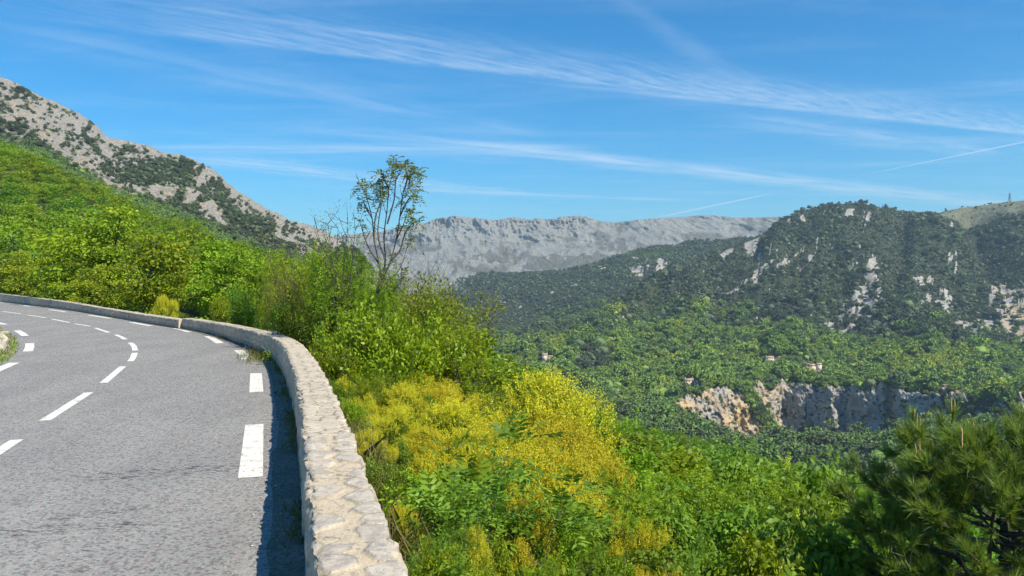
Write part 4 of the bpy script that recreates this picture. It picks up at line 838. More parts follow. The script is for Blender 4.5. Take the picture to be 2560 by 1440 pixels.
# green shrubs and saplings in the foreground
G = 'green shrubs on the slope below the wall'
for pr, x, y, Z, wd, lb in [
    (bush, 960, 1150, 8.6, 1.0, 'small leaved green bush under the yellow clump by the parapet'),
    (bush, 1060, 1180, 8.0, 1.0, 'dense small leaved bush between yellow shrubs and elder saplings'),
    (ash, 1075, 1330, 5.8, .8, 'pinnate leaved shrub nearest the end of the parapet'),
    (bush, 1010, 1370, 5.2, .7, 'low weedy bush touching the corner of the coping'),
    (ash, 1180, 1270, 6.6, .8, 'leafy elder shrub with broad leaflets below the yellow slope'),
    (ash, 1330, 1230, 8.0, .8, 'elder shrub in front of the golden shrub with dark stems'),
    (freshash, 1440, 1260, 8.5, .9, 'bright green ash shrub between elder and tall leaning ash'),
    (bush, 1240, 1180, 9., .8, 'dark green small bush in the hollow of the yellow mass'),
    (freshash, 1320, 1400, 6.2, .7, 'low bright ash shrub at the bottom edge of the view'),
    (ash, 1480, 1370, 7.0, .8, 'drooping ash shrub at the bottom edge under the leaning ash'),
    (freshash, 935, 930, 14.5, .8, 'bright green shrub among the upper left yellow shrubs'), (rnd_ash, 1075, 990, 15., .45, 'rounded green shrub between upper yellow shrubs'), (freshash, 1210, 1080, 10.6, .6, 'fresh green shrub breaking through the middle of the yellow mass'), (rnd_ash, 1330, 1090, 12.2, .4, 'green shrub wedged between the golden shrubs'), (rnd_ash, 1010, 1100, 10., .4, 'green shrub in the lower left of the yellow mass'), (freshash, 1130, 1230, 7.6, .7, 'leafy bright shrub beneath the slim elder sapling'), (rnd_ash, 1400, 1300, 8., .6, 'round leafy shrub right of the drooping elder'), (rnd_ash, 1250, 1350, 6.8, .5, 'round leafy shrub at the bottom edge before the elders'), (freshash, 1120, 1390, 5.4, .6, 'bright low shrub at the bottom edge near the parapet end'), (rnd_ash, 1540, 1400, 7.4, .6, 'round leafy shrub at the bottom edge under the leaning ash'),
    (bush, 860, 1000, 12., .7, 'green tuft pressed against the valley side of the wall'),
    (bush, 830, 950, 13.5, .7, 'leafy tuft leaning over the coping of the wall'),
    (bush, 1010, 1030, 13., .8, 'green bush inside the upper yellow shrubs'), (bush, 1200, 1010, 14., .8, 'green bush behind the upper yellow shrubs')]:
    put('g', pr, x, y, Z, lb, 'shrub', G, wd, B2, 'green_shrub')
G = 'young elder saplings in front of the yellow shrubs'
for x, y, Z, lb in [(1245, 1085, 8.2, 'tall elder sapling with layered pinnate leaves before the yellow shrubs'), (1105, 1185, 7.0, 'slim elder sapling with a bare pale stem near the parapet'), (1225, 1170, 6.6, 'elder sapling with large spreading leaflets, lower than the tall one'), (1345, 1195, 7.4, 'elder sapling with drooping leaflets beside the golden shrub'), (1060, 1300, 5.0, 'short elder sprig beside the end of the parapet'), (1960, 1385, 6.0, 'bright lone sprig of long leaflets at the bottom edge beside the pine'), (1740, 1395, 6.6, 'low bright fan of leaflets at the bottom edge under the green trees'), (1790, 1410, 6.2, 'lime green spray at the bottom edge beside a dark gap')]:
    put('s', sap, x, y, Z, lb, 'sapling', G, .5 if y > 1380 else 1.15, B2, 'elder_sapling')
# ash trees below on the right, seen from above
G = 'young ash trees on the lower slope'
for pr, x, y, Z, wd, lb in [
    (freshash, 1640, 1170, 11.5, .8, 'leaning ash tree with long bare dark limbs on the lower slope'),
    (rnd_ash, 1530, 1080, 16., 1., 'rounded ash crown close behind the outer yellow shrub on the left'), (rnd_ash, 1620, 1105, 19., 1., 'rounded ash crown above the leaning one'), (rnd_ash, 1700, 1130, 17., 1., 'rounded crown up and right of the leaning ash'), (rnd_ash, 1790, 1160, 19., 1., 'rounded crown left of the slender straight ash'), (rnd_ash, 1620, 1230, 12.5, .9, 'rounded bright crown overlapping the long dark limbs'), (rnd_ash, 1760, 1230, 14., 1., 'rounded crown between bushy ash and low bright ash'), (rnd_ash, 1850, 1215, 15.5, .9, 'rounded crown just left behind the slender straight ash'), (rnd_ash, 1960, 1225, 17., 1., 'rounded crown just right behind the slender straight ash'), (rnd_ash, 2040, 1240, 15., .9, 'rounded crown touching the upper flank of the pine'), (rnd_ash, 1580, 1330, 9.5, .8, 'rounded low crown under the golden shrub near the bottom'), (rnd_ash, 1690, 1330, 10.5, .8, 'rounded low crown at the rim of the dark gap'), (rnd_ash, 1930, 1300, 11.5, .8, 'rounded crown under the slender straight ash'), (rnd_ash, 2010, 1310, 12.5, .8, 'rounded crown low beside the shaded pine foot'), (rnd_ash, 1800, 1330, 11., .8, 'rounded crown on the far rim of the dark gap'),
    (rnd_ash, 1560, 1130, 14., .75, 'ash tree right behind the outer yellow shrub'),
    (rnd_ash, 1720, 1290, 9.5, .75, 'low bright ash tree between the leaning ash and a dark gap'),
    (freshash, 1905, 1165, 12.5, .6, 'slender young ash with a straight thin stem beside the pine'),
    (rnd_ash, 1990, 1250, 11., .6, 'green ash crown directly left of the pine'),
    (rnd_ash, 2080, 1195, 15., .55, 'ash with a small raised leafy top behind the pine'),
    (ash, 2150, 1190, 16., .5, 'slim ash top rising beside the shaded flank of the pine'),
    (rnd_ash, 1840, 1290, 10., .7, 'bushy ash in front of the slender straight one'),
    (rnd_ash, 2050, 1330, 9., .6, 'shaded ash low against the foot of the pine'),
    (rnd_ash, 1560, 1260, 9.6, .8, 'dense bright ash under the golden shrub'),
    (rnd_ash, 1880, 1360, 8., .6, 'low ash at the bottom edge beside the lone sprig'),
    (rnd_ash, 1680, 1370, 8.4, .9, 'rounded bush at the bottom edge below the ash trees'),
    (freshash, 1500, 1020, 21., .7, 'pale feathery ash behind the crest of yellow shrubs')]:
    put('a', pr, x, y, Z, lb, 'tree', G, wd, T2_, 'ash_tree')
# shrubs and small trees round the bend
G = 'shrubs and small trees behind the bend of the wall'
for pr, x, y, Z, wd, lb, nm in [
    (freshash, 835, 610, 19.5, .75, 'leafy green tree with a dark forked trunk beside the tall bare tree', 'small_tree'),
    (olive, 745, 640, 23., .9, 'olive brown budding shrub between thin tree and forked tree', 'budding_shrub'),
    (olive, 700, 668, 25., .8, 'olive budding shrub right of the thin roadside tree', 'budding_shrub'),
    (olive, 1010, 705, 20., 1.0, 'yellowish budding shrub right of the tall bare tree', 'budding_shrub'),
    (olive, 1070, 745, 21., .9, 'yellow green budding shrub on the skyline of the slope', 'budding_shrub'),
    (bush, 985, 770, 16.5, .8, 'lime green shrub around the foot of the tall bare tree', 'green_shrub'),
    (freshash, 640, 630, 27., .6, 'thin dark stemmed tree standing just behind the wall', 'small_tree'),
    (freshash, 775, 615, 22., .8, 'light green small tree left of the forked tree', 'small_tree'), (olive, 865, 640, 21., 1.0, 'olive shrub between forked tree and tall bare tree', 'budding_shrub'), (freshash, 905, 690, 18.5, .6, 'light green small tree crossing the trunk of the tall bare tree', 'small_tree'), (olive, 1000, 690, 22., 1.2, 'pale olive shrub behind the tall bare tree', 'budding_shrub'), (freshash, 1060, 800, 18., .9, 'bright yellow green shrub below the yellowish budding one', 'green_shrub'),
    (bush, 600, 720, 29., 1.2, 'green bush behind the wall left of the thin tree', 'green_shrub'),
    (bush, 545, 745, 32., 1.2, 'green bush behind the wall above the last edge dash before the step', 'green_shrub'),
    (bush, 690, 760, 23., 1.2, 'dense green bush behind the wall right of the thin tree', 'green_shrub'),
    (bush, 760, 740, 20., 1.2, 'dark green bush under the budding shrubs at the bend', 'green_shrub'),
    (bush, 800, 815, 17., 1.0, 'bright bush hanging over the bend of the wall', 'green_shrub'),
    (bush, 850, 850, 16.5, .9, 'green bush around the leaning trunk of the tall tree', 'green_shrub'),
    (bush, 925, 820, 17.5, 1.0, 'fresh bush in front of the yellowish budding shrubs', 'green_shrub'),
    (bush, 1040, 800, 19., 1.1, 'bright green bush on the brow of the slope', 'green_shrub'),
    (bush, 1110, 815, 22., 1.0, 'green bush at the edge of the brow against the far valley', 'green_shrub'),
    (ash, 1160, 860, 25., .8, 'round dark green tree first below the brow', 'small_tree'),
    (ash, 1240, 885, 24., .9, 'round dark green tree behind the bright yellow shrub', 'small_tree'),
    (ash, 1310, 920, 25., .8, 'round green tree at the valley edge left of the tallest yellow shrub', 'small_tree'),
    (ash, 1140, 900, 20., .8, 'green tree between brow bushes and yellow shrubs', 'small_tree'),
    (bush, 840, 880, 15.5, .8, 'bright green weedy bush beside the wall at the bend', 'green_shrub'),
    (bush, 950, 890, 16., .9, 'lime bush above the upper yellow shrubs', 'green_shrub')]:
    put('b', pr, x, y, Z, lb, 'tree' if nm == 'small_tree' else 'shrub', G, wd, T2_ if nm == 'small_tree' else B2, nm)

# the tall half-bare tree leaning over the bend
M_TALL = leaf_mat('young leaflets', (.10, .15, .03), (.27, .32, .08), (.28, .36, .05), .3)
def tall_tree():
    rs = np.random.RandomState(5); Z0 = 18.5; base = at(872, 850, Z0); base[2] = hill_z(base[0], base[1])-.2
    def q(x, y, dz=0): return at(x, y, Z0+dz)-base
    trunk = [np.zeros(3), q(878, 838), q(905, 800, .1), q(925, 765, .1), q(942, 735), q(955, 705)]; paths = [(catmull(trunk, 4), np.linspace(.07, .04, 21))]
    root = q(955, 705); br, tips, tufts = [], [], []
    limbs = [[(955, 705), (948, 660), (935, 600), (930, 545), (915, 490), (903, 465)], [(935, 600), (938, 545), (952, 500), (950, 462)], [(955, 705), (963, 650), (960, 590), (968, 520), (972, 470), (985, 425)], [(968, 560), (985, 500), (990, 450), (1008, 418)], [(955, 705), (975, 655), (990, 600), (1000, 540), (1008, 480), (1022, 445), (1042, 430)], [(1000, 540), (1020, 500), (1040, 480)], [(975, 655), (1000, 625), (1012, 585), (1030, 560), (1042, 555)], [(1008, 480), (1018, 450), (1015, 425)], [(948, 660), (925, 625), (910, 590), (905, 560)], [(963, 650), (945, 590), (950, 530), (962, 480)], [(925, 765), (960, 745), (990, 720), (1010, 690)], [(990, 600), (1005, 570), (1018, 535)], [(955, 705), (985, 690), (1005, 660), (1020, 610)], [(930, 545), (915, 520), (908, 500)], [(972, 470), (960, 450), (952, 440)], [(905, 800), (880, 770), (850, 750)]]
    for L in limbs:
        dz = np.cumsum(rs.normal(size=len(L))*.12); dz -= dz[0]; P = catmull([q(x, y, d_) for (x, y), d_ in zip(L, dz)], 4); paths.append((P, np.linspace(.022, .007, len(P)))); tips.append(P[-1])
        for j in range(3, len(P), 2):
            e = nrm(P[j]-P[j-1]+rs.normal(size=3)*.5+np.array((0, 0, .3))); l_ = .14+.26*rs.rand(); T = np.array([P[j], P[j]+e*l_*.5, P[j]+e*l_+np.array((0, 0, .07))]); paths.append((T, np.array((.010, .007, .004))))
            if rs.rand() < .05: tufts.append((T[-1], .6))
    for t_ in tips: tufts.append((t_, 1.0))
    for x, y in [(985, 420), (1000, 414), (1015, 412), (1040, 424), (1048, 440), (965, 452), (940, 468), (920, 462), (905, 472), (945, 490), (960, 482), (925, 500), (1028, 470), (1042, 486), (1005, 500), (1030, 545), (1040, 555), (1000, 575), (985, 640), (960, 690), (990, 700), (1020, 455), (975, 440)]: tufts.append((q(x, y, rs.normal()*.2), 1.0))
    Pp, Dd = [], []
    for c, k in tufts:
        for i in range(int(9*k)+1): Pp.append(c+rs.normal(size=3)*.035); Dd.append(nrm(rs.normal(size=3)+np.array((0, 0, .35))))
    V, Fc, tone = compound(np.array(Pp), np.array(Dd), .22+.10*rs.rand(len(Pp)), 4, .095, .42, rs, .4); tb = tubes(paths, 5)
    thing('tall_tree', base, [('trunk', new_mesh('tall tree wood', tb[0], tb[1], None, True, [M_BARK])), ('foliage', new_mesh('tall tree leaves', V, Fc, {'tone': tone}, False, [M_TALL]))], 'tall half bare tree with tufts of young leaves leaning over the bend of the wall', 'tree')
tall_tree()
# bare twiggy saplings next to it
def twigs(x0, y0, Z, tops, label):
    rs = np.random.RandomState(x0); base = at(x0, y0, Z); base[2] = hill_z(base[0], base[1])-.1; paths, Pp = [], []
    for x, y in tops:
        e = at(x, y, Z+rs.normal()*.3)-base; m_ = e*np.array((.35, .5, .55))+rs.normal(size=3)*.08; P = catmull([np.zeros(3), m_, e], 6); paths.append((P, np.linspace(.022, .005, len(P))))
        for j in range(5, len(P)):
            for _ in range(2):
                d_ = nrm(P[j]-P[j-1]+rs.normal(size=3)*.5); T = np.array((P[j], P[j]+d_*.25, P[j]+d_*.45+np.array((0, 0, .08)))); paths.append((T, np.array((.007, .005, .003)))); Pp.append(T[-1])
    Pp = np.repeat(np.array(Pp), 7, 0); n = len(Pp); V, Fc = leaf_quads(Pp+rs.normal(size=(n, 3))*.06, rdir(n, .3, rs), rdir(n, .6, rs), .05*(.6+.8*rs.rand(n)), .025); tb = tubes(paths, 4)
    thing('bare_sapling', base, [('stems', new_mesh('sapling wood', tb[0], tb[1], None, True, [M_BARK])), ('leaves', new_mesh('sapling buds', V, Fc, {'tone': np.repeat(rs.rand(n), 4)}, False, [M_OLIVE]))], label, 'sapling', 'bare budding saplings round the bend')
twigs(850, 780, 19., [(785, 545), (808, 575), (820, 560), (845, 570), (870, 560), (888, 575)], 'bare budding sapling left of the tall tree against the sky')
twigs(720, 800, 24., [(655, 600), (680, 620), (700, 600), (725, 610)], 'thin budding sapling before the rocky mountain foot')
twigs(1090, 860, 21., [(1070, 690), (1100, 700), (1130, 740), (1050, 700)], 'budding sapling on the brow right of the tall tree')

# pine at the bottom right
def pine():
    rs = np.random.RandomState(9); Z0 = 8.2; base = at(2480, 1000, Z0); gz = hill_z(base[0], base[1]); top = at(2500, 1085, Z0)[2]; base[2] = gz-.3; H = top-base[2]
    paths = [(np.array([(0, 0, 0), (.1, 0, H*.5), (.15, 0, H*.8), (.1, .05, H)]), np.array((.17, .12, .06, .015)))]; tips, dirs, big = [], [], []
    def add(p, d, up): tips.append(p); dirs.append(d); big.append(up)
    nb = 150
    for i in range(nb):
        t = .15+.83*(i/nb)**.8; z = H*t; a = i*2.4+rs.normal()*.3; R = 2.65*(1-t)**.5*(.75+.45*rs.rand())+.12
        d = np.array((math.cos(a), math.sin(a), .12+.22*t)); p0 = np.array((.1*t, 0, z-.25*R)); P = catmull([p0, p0+d*R*.5+np.array((0, 0, -.03*R)), p0+d*R+np.array((0, 0, .10*R))], 5); paths.append((P, np.linspace(.03*R/1.5+.006, .007, len(P))))
        for j in range(4, len(P)):
            for _ in range(2 if j < len(P)-1 else 4):
                dd = nrm(nrm(d)*.7+rs.normal(size=3)*.55+np.array((0, 0, .45))); q_ = P[j]+dd*(.12+.24*rs.rand()); paths.append((np.array((P[j], q_)), np.array((.006, .004)))); add(q_, nrm(dd+np.array((0, 0, .35))), t)
    for lx, ly, lh in ((-.55, -.1, .50), (-1.1, .1, .95), (.6, .2, .05), (-.2, -.5, .25)):              # secondary leaders
        c = np.array((lx, ly, H-lh)); p0 = np.array((lx*.2, 0, H-lh-1.3)); P = catmull([p0, (p0+c)/2+np.array((lx*.2, 0, 0)), c], 5); paths.append((P, np.linspace(.03, .01, len(P))))
        for _ in range(17):
            o_ = rdir(1, .3, rs)[0]*(.1+.32*rs.rand()); add(c+o_*np.array((1, 1, .7)), nrm(o_+np.array((0, 0, .5))), 1.0)
    T, D = np.array(tips), np.array(dirs); per = 90; n = len(T)*per; k = np.repeat(np.arange(len(T)), per)
    nd = nrm(D[k]*1.0+rs.normal(size=(n, 3))*.40); bp = T[k]-D[k]*(rs.rand(n)*.13)[:, None]; Ln = .13+.08*rs.rand(n); sd_ = nrm(np.cross(nd, rs.normal(size=(n, 3))))*.0042
    V = np.stack((bp-sd_, bp+sd_, bp+nd*Ln[:, None]), 1).reshape(-1, 3); Fc = np.arange(3*n).reshape(n, 3); tone = np.repeat(np.clip(rs.rand(len(T))[k]*.5+rs.rand(n)*.5, 0, 1), 3); tb = tubes(paths, 4)
    up = [i for i in range(len(T)) if big[i] > .80 and D[i, 2] > .72]; cp = []
    for i in rs.permutation(up)[:38]:
        for _ in range(rs.randint(1, 5)):
            b_ = T[i]+rs.normal(size=3)*.03; l_ = .07+.12*rs.rand(); cp.append((np.array((b_, b_+np.array((rs.normal()*.006, rs.normal()*.006, l_*.5)), b_+np.array((rs.normal()*.01, 0, l_)))), np.array((.008, .009, .004))))
    root = thing('pine_tree', base, [('trunk', new_mesh('pine wood', tb[0], tb[1], None, True, [M_BARK])), ('needles', new_mesh('pine needles', V, Fc, {'tone': tone}, False, [M_PINE]))], 'dark pine tree with upright pale brown candles on its shoots', 'tree')
    for c in cp[:95]: link('candle', new_mesh('pine candle', *tubes([c], 5), None, True, [M_CANDLE]), root)
pine()

# ---- broadleaf trees on the hillside: the nearest as single trees, the rest as one wood
def zone(x, y, Z):
    if x < 1000:
        row = 'right behind the low wall' if Z < 75 else 'halfway up the slope' if Z < 115 else 'high on the slope'
        side = 'at the far left' if x < 230 else 'above the yellow bush' if x < 480 else 'left of the thin tree' if x < 640 else 'beyond the budding shrubs'
        return 'fresh green broadleaf tree %s, %s' % (row, side), 'green trees %s %s' % (row, side)
    side = 'behind the tallest yellow shrub' if x < 1500 else 'above the young ash trees' if x < 1850 else 'beyond the slender ash'
    row = 'near' if Z < 60 else 'middle' if Z < 110 else 'upper'
    return 'feathery green tree in the %s wood %s' % (row, side), '%s wood trees %s' % (row, side)
s_ = SHEETS['near']; V = s_['V'].reshape(-1, 3); PXn = s_['px'].ravel(); Dn = s_['d'].ravel()
rs = np.random.RandomState(77); cand = []
Pn, qn, _ = scatter('near', 9000, lambda q: (q['d'] > 1.6)*np.where(q['px'] < 1000, 1., .8)*(q['py'] > 250), 7)
xx = qn['px']; ZZ = Pn[:, 1]; ok = []
for i in rs.permutation(len(Pn)):
    Z = ZZ[i]; x = xx[i]
    if x < 760 and Z < 33 or 760 <= x < 1150 and Z < 34 or 1150 <= x and Z < 24: continue
    if Z > 345 or x > 2700 or x < -420: continue
    sp = (5.2 if x < 1000 and Z < 170 else 4.3)+.004*Z
    if any(abs(Pn[j, 0]-Pn[i, 0]) < sp and abs(Pn[j, 1]-Pn[i, 1]) < sp for j in ok): continue
    ok.append(i)
TREELINE = np.array([(-420, 240), (0, 348), (103, 384), (172, 428), (240, 453), (281, 472), (337, 506), (406, 540), (500, 550), (525, 596), (640, 606), (760, 640), (1000, 750), (1150, 850), (1250, 880), (1350, 935), (1450, 1010), (1600, 1062), (1750, 1092), (2000, 1165), (2130, 1200), (2700, 1320)], float)
def fit(P, sc, H=6.4):
    """how far a tree may be scaled so that the wood keeps the outline of the slope"""
    px = 1280+F*P[:, 0]/P[:, 1]; top = CAMH+(HZ-np.interp(px, TREELINE[:, 0], TREELINE[:, 1])-8*(_h(np.round(P[:, 0]*9), np.round(P[:, 1]*9), np.round(P[:, 1]), 5)-.5))/F*P[:, 1]; return np.minimum(sc, np.maximum((top-P[:, 2])/H, 0))
ok.sort(key=lambda i: ZZ[i]); vis = [i for i in ok if -60 < xx[i] < 2600]
near_l = [i for i in vis if xx[i] < 1000][:110]; near_r = [i for i in vis if xx[i] >= 1000][:95]; single = set(near_l+near_r)
for i in near_l+near_r:
    x, Z, P = xx[i], ZZ[i], Pn[i]; lb, gp = zone(x, 0, Z); right = x >= 1000
    pr = tree_hi[rs.randint(4, 7) if right else rs.randint(4)] if Z < 85 else (tree_md[rs.randint(4)] if rs.rand() < (.06 if right else .8) else tree_md[4+rs.randint(6)])
    sc = (1.0+.8*rs.rand())*(.62 if Z < 42 and not right else .85 if Z < 60 else 1.1)*(.95 if right else 1)
    sc = float(min(fit(P[None], np.array([sc]))[0], max(.3, (qn['d'][i]-.5)/2.2)))
    if sc < .3: continue
    thing('broadleaf_tree', (P[0], P[1], P[2]-.2), list(zip(T2_, pr)), lb, 'tree', gp, rs.rand()*6.283, (sc*(.9+.2*rs.rand()), sc*(.9+.2*rs.rand()), sc))
rest = [i for i in ok if i not in single]
lf_c = proto_coll('wood_crown', [m_[1] for m_ in tree_md])
P = Pn[rest].copy(); P[:, 2] -= .3; print('single', len(single), 'rest', len(rest))
hs_ = fit(P, .8+1.0*RS.rand(len(P))); scatter_obj('hillside_woods', P, np.where(hs_ < .35, .02, hs_), np.where(RS.rand(len(P)) < np.where(xx[rest] < 1000, .72, .06), RS.randint(0, 4, len(P)), 4+RS.randint(0, 6, len(P))), RS.rand(len(P)), lf_c)
# undergrowth between the trees and shrubs
ug = [bush_mesh('weed tuft', 300+i, .8, .7, 500, .10, M_MID if i < 2 else M_FRESH, 5, .8, 1, .5, .006) for i in range(4)]
ug_c = proto_coll('weed', [m_[1] for m_ in ug])
Pu, qu, _ = scatter('near', 6500, lambda q: (q['d'] > .75)*(q['d'] < 16)*(q['px'] > -300)*(q['px'] < 2750)/(1+(q['d']/7)**2), 8)
scatter_obj('undergrowth', Pu, (.5+.9*RS.rand(len(Pu)))*np.clip(.45+qu['d']*.14, .4, 1.4), np.where(qu['d'] > 9, RS.randint(0, 2, len(Pu)), RS.randint(0, 4, len(Pu))), RS.rand(len(Pu)), ug_c)
# ------------------------------------------------------------------ grass and pebbles by the wall, rubble, houses, pylons
def blades(P, h, rs, lean=.35, w_=.006):
    n = len(P); d = nrm(rs.normal(size=(n, 3))*lean+np.array((0, 0, 1))); h = h*(.5+.9*rs.rand(n)); sd_ = nrm(np.cross(d, rs.normal(size=(n, 3))))*w_
    bend = rs.normal(size=(n, 3))*np.array((1, 1, 0))*.35; m_ = P+d*h[:, None]*.55; t_ = P+d*h[:, None]+bend*h[:, None]*.5
    V = np.stack((P-sd_, P+sd_, m_+sd_*.8, t_, m_-sd_*.8), 1).reshape(-1, 3); return V, np.arange(5*n).reshape(n, 5), np.repeat(rs.rand(n), 5)
rs = np.random.RandomState(31); LW = arclen(WALL)
def along(s, off):
    P = resample(WALL, s); T = nrm(resample(WALL, np.minimum(s+.1, LW[-1]))-resample(WALL, np.maximum(s-.1, 0))); return np.c_[P+np.stack((T[:, 1], -T[:, 0]), 1)*off[:, None], np.zeros(len(s))]
s1 = rs.rand(3500)**1.3*34; clump = fbm(s1*1.3, s1*0, 0, 3, 2) > .42; s1 = s1[clump]; o1 = -np.abs(rs.normal(size=len(s1)))*.08-.01; P = along(s1+3.5, o1)
g0 = ground(652, 893); k = 700; P2 = np.c_[g0[0]+rs.normal(size=k)*.25, g0[1]+rs.normal(size=k)*.9, np.zeros(k)]; P2[:, 0] -= (P2[:, 1]-g0[1])*.33
s3 = rs.rand(2600)*22+2; P3 = along(s3, THICK+.12+rs.rand(2600)*.5); P3[:, 2] = -.35-.3*(P3[:, 2]*0+rs.rand(2600))
i_ = np.array(inner[3:9]); a_ = rs.rand(900)*4.99; P4 = np.array([i_[int(v)]*(1-v % 1)+i_[int(v)+1]*(v % 1) for v in a_]); f4 = rs.rand(900)**1.2*.16; P4 = P4+(Cc-P4)*f4[:, None]; P4 = np.c_[P4, np.interp(f4, fr, hh)]
V1, F1, t1 = blades(P, .085, rs); V2, F2, t2 = blades(P2, .16, rs); V3, F3, t3 = blades(P3, .42, rs, .5); V4, F4, t4 = blades(P4, .16, rs, .6, .01)
link('grass', new_mesh('grass', np.vstack((V1, V2)), np.vstack((F1, F2+len(V1))), {'tone': np.r_[t1*.6, t2]}, False, [M_GRASS]), kind='stuff')
link('dry_grass', new_mesh('dry grass', V3, F3, {'tone': .3+.7*t3}, False, [M_GRASS]), kind='stuff')
link('verge_grass', new_mesh('verge grass', V4, F4, {'tone': t4*.5}, False, [M_FRESH]), kind='stuff')
# soil washed up along the foot of the wall
sv = np.linspace(0, LW[-1]*.75, 1500); offs = np.array((.05, -.07, -.14, -.21, -.27)); hgt = np.array((.024, .017, .010, .006, .0045))
A = np.stack([along(sv, np.full(1500, o_)+(0 if j == 0 else 1)*(fbm(sv*1.1, sv*0+j, 0, 4, 3)-.5)*.14*(1 if j > 1 else .4)) for j, o_ in enumerate(offs)]); A[..., 2] = hgt[:, None]
def f_(t, b, o):
    p = pos(t); n = t.noise(p, 30, 6, .75); n2 = t.noise(p, 2.2, 4); c = t.mix(t.ramp(n, .38, .62), (.12, .11, .095), (.28, .26, .22)); col(t, b, t.mix(t.math('MULTIPLY', t.ramp(n2, .35, .75), .6), c, (.12, .115, .08))); bump(t, b, n, .8, .02)
link('soil_strip', new_mesh('soil strip', A.reshape(-1, 3), grid_faces(1500, 5), None, True, [material('gritty soil', f_)]), kind='structure')
def stone_mesh(seed, sub=3):
    bm = bmesh.new(); bmesh.ops.create_icosphere(bm, subdivisions=sub, radius=1); V = np.array([v.co[:] for v in bm.verts]); Fc = np.array([[v.index for v in f.verts] for f in bm.faces]); bm.free(); r_ = np.random.RandomState(seed)
    for _ in range(9):
        n = rdir(1, 0, r_)[0]; c = .45+.35*r_.rand(); d = V@n; V = V-np.maximum(d-c, 0)[:, None]*n
    V = V*(1+.12*(fbm(V[:, 0]*3+seed, V[:, 1]*3, V[:, 2]*3, 3, seed)-.5))[:, None]*np.array((1, .75, .55)); return new_mesh('stone', V, Fc, {'tone': np.full(len(V), .75), 'mortar': np.zeros(len(V)), 'dirt': np.zeros(len(V))}, False, [M_ROCK])
def f_(t, b, o):
    p = pos(t); n = t.noise(p, 9, 6, .7); rnd = t.n.new('ShaderNodeObjectInfo').outputs['Random']; c = t.mix(t.ramp(n, .35, .65), (.36, .31, .24), (.62, .55, .44)); col(t, b, t.mix(t.math('MULTIPLY', rnd, .5), c, (.40, .37, .33))); bump(t, b, n, .6, .03)
M_ROCK = material('rubble stone', f_)
stones = [stone_mesh(i) for i in range(5)]
def rock(name, me, loc, s, label, group=None):
    o = link(name, me, None, label, 'stone', group, None, loc); o.scale = (s,)*3; o.rotation_euler = (rs.normal()*.25, rs.normal()*.25, rs.rand()*6.283); return o
p = at(640, 824, 19.9); q_ = along(np.array([float(np.interp(20.4, WALL[:, 1], LW))]), np.array([.24]))[0]
rock('loose_stone', stones[0], (q_[0], q_[1], .60), .13, 'loose grey stone lying on the wall top at the bend')
for i in range(80):
    v = rs.rand()*4.99; b_ = i_[int(v)]*(1-v % 1)+i_[int(v)+1]*(v % 1); f4 = .03+.22*rs.rand()**1.2; b_ = b_+(Cc-b_)*f4; rock('rubble_stone', stones[rs.randint(5)], (b_[0], b_[1], float(np.interp(f4, fr, hh))+.02), .09+.2*rs.rand(), 'pale limestone lump in the rubble heap inside the bend', 'stones of the rubble heap inside the bend')
n = 900; sp = rs.rand(n)**1.2*24+4; P = along(sp, -.03-np.abs(rs.normal(size=n))*.25); sz = .006+.016*rs.rand(n)**3
peb = proto_coll('pebble_shape', [stone_mesh(20+i, 1) for i in range(3)]); P[:, 2] = .008
scatter_obj('pebbles', P, sz, rs.randint(0, 3, n), rs.rand(n), peb)

# ---- houses in the wooded hill
def box(x0, x1, y0, y1, z0, z1): return [(x, y, z) for z in (z0, z1) for y in (y0, y1) for x in (x0, x1)], [(0, 2, 3, 1), (4, 5, 7, 6), (0, 1, 5, 4), (1, 3, 7, 5), (3, 2, 6, 7), (2, 0, 4, 6)]
def merge(L):
    V, Fc, o = [], [], 0
    for v, f in L: V += list(v); Fc += [tuple(i+o for i in q) for q in f]; o += len(v)
    return np.array(V, float), Fc
def pm(name, L, mat):
    V, Fc = merge(L); return new_mesh(name, V, [np.array([f for f in Fc if len(f) == k]) for k in (3, 4) if any(len(f) == k for f in Fc)], None, False, [mat])
def gable(x0, x1, y0, y1, z0, h, e=.5):
    ym = (y0+y1)/2; return [(x0-e, y0-e, z0), (x1+e, y0-e, z0), (x1+e, y1+e, z0), (x0-e, y1+e, z0), (x0-e, ym, z0+h), (x1+e, ym, z0+h), (x0-e, y0-e, z0-.25), (x1+e, y0-e, z0-.25), (x1+e, y1+e, z0-.25), (x0-e, y1+e, z0-.25)], [(0, 1, 5, 4), (2, 3, 4, 5), (1, 2, 5), (3, 0, 4), (6, 9, 8, 7), (0, 6, 7, 1), (1, 7, 8, 2), (2, 8, 9, 3), (3, 9, 6, 0)]
def plain(name, c, c2, sc=1.5):
    def f(t, b, o): col(t, b, t.mix(t.noise(pos(t), sc, 5, .65), c, c2))
    return material(name, f)
M_PLASTER = plain('pale plaster', (.72, .62, .48), (.80, .71, .57)); M_TILE = plain('clay roof tiles', (.40, .27, .19), (.52, .37, .27), 3.); M_DARK = plain('window glass and shutters', (.05, .06, .07), (.12, .11, .10)); M_STEEL = plain('galvanised steel', (.10, .12, .15), (.17, .19, .22))  # house plaster is its own pale colour, varied only by noise
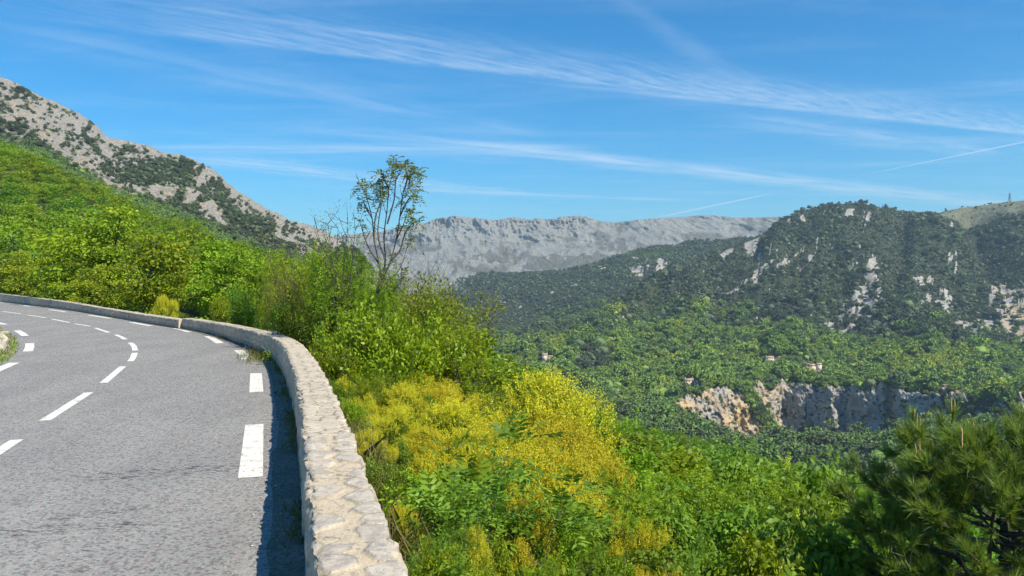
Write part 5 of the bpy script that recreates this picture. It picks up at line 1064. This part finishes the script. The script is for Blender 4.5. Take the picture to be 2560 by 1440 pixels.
def house(px, py, wings, label):
    s_ = SHEETS['right']; d = (s_['px']-px)**2+(s_['py']-py)**2; d = np.where((s_['tt'] > 5.2) & (s_['tt'] < 9), d, 1e9); V = s_['V'].reshape(-1, 3)[np.argmin(d)]
    root = bpy.data.objects.new('house', None); COL.objects.link(root); root.location = (V[0], V[1]-4, V[2]+1.2); root['label'] = label; root['category'] = 'house'
    link('wall', pm('house wall', [box(x0, x1, y0, y1, -5, h) for x0, x1, y0, y1, h, r in wings], M_PLASTER), root)
    for x0, x1, y0, y1, h, r in wings:
        rf = link('roof', pm('roof', [gable(x0, x1, y0, y1, h+.02, r)], M_TILE), root)
        n = max(1, int((x1-x0)/3.2))
        for k in range(n):
            xc = x0+(k+.5)*(x1-x0)/n; zt = h-.6; fr_ = link('window', pm('window', [box(xc-.5, xc+.5, y0-.06, y0-.01, zt-1.3, zt)], M_DARK), root); link('sill', pm('sill', [box(xc-.65, xc+.65, y0-.16, y0-.07, zt-1.42, zt-1.31)], M_PLASTER), fr_)
    x0, x1, y0, y1, h, r = wings[0]; link('chimney', pm('chimney', [box(x0+1, x0+1.7, (y0+y1)/2+.6, (y0+y1)/2+1.2, h+.3, h+r+.9)], M_PLASTER), root)
house(1728, 958, [(-9, 1, -3, 4, 3.6, 1.8), (1.2, 9, -5, 2, 2.6, 1.4)], 'long pale house with clay roofs among trees above the quarry lip')
house(2034, 919, [(-7, 2, -3, 4, 3.2, 1.5), (2.2, 8, -4, 3, 4.8, 1.3)], 'whitish house with a raised end wing in the woods above the shaded cliff')
house(1921, 900, [(-5, 5, -3, 3, 3.2, 1.6)], 'small house with an ochre clearing beside it in the hillside wood')
house(1362, 897, [(-4, 3, -3, 3, 5.2, 1.6), (3.2, 10, -3, 3, 2.6, 1.2)], 'tall pale house beside the dark wooded knoll down in the valley')
house(2352, 972, [(-6, 6, -3, 3, 2.4, 1.3)], 'low roofed house almost hidden by trees near the small bright meadow')
# ---- pylons on the skyline
def beam(a, b, r): return np.array((a, b), float), np.array((r, r))
def pylon(px, H, wb, label, arms, lean=0.0):
    s_ = SHEETS['right']; y = np.interp(px, *np.array(CRESTR).T); Z = 1890.; p = at(px, y+1.5, Z); r = .32
    root = bpy.data.objects.new('pylon', None); COL.objects.link(root); root.location = p; root['label'] = label; root['category'] = 'pylon'; root['group'] = 'pylons on the skyline'
    def hw(t): return wb*(1-t)**1.15*.5+.55
    legs = []
    for sx_ in (-1, 1):
        for sy_ in (-1, 1): tb = tubes([(np.array([(sx_*hw(t), sy_*hw(t), H*t-(1 if t == 0 else 0)) for t in np.linspace(0, 1, 7)]), np.full(7, r*1.3))], 4); link('leg', new_mesh('pylon leg', *tb, None, False, [M_STEEL]), root)
    br = []
    for k in range(6):
        t0, t1 = k/6, (k+1)/6
        for sx_ in (-1, 1): br += [beam((sx_*hw(t0), -hw(t0), H*t0), (-sx_*hw(t1), -hw(t1), H*t1), r*.7), beam((sx_*hw(t0), hw(t0), H*t0), (-sx_*hw(t1), hw(t1), H*t1), r*.7)]
        br += [beam((-hw(t1), -hw(t1), H*t1), (hw(t1), -hw(t1), H*t1), r*.7)]
    link('bracing', new_mesh('bracing', *tubes(br, 4), None, False, [M_STEEL]), root)
    for t, w2 in arms:
        link('cross_arm', new_mesh('cross arm', *tubes([beam((-w2, 0, H*t), (0, 0, H*t+1.2), r), beam((w2, 0, H*t), (0, 0, H*t+1.2), r), beam((-w2, 0, H*t), (w2, 0, H*t), r)], 4), None, False, [M_STEEL]), root)
pylon(2524, 24.5, 5.2, 'tall slim lattice pylon at the right on the grassy skyline', [(.93, 1.5)])
pylon(2364, 12.5, 3.2, 'short pylon with wide cross arms left of the tall lattice one', [(.88, 3.6), (.66, 2.0)])
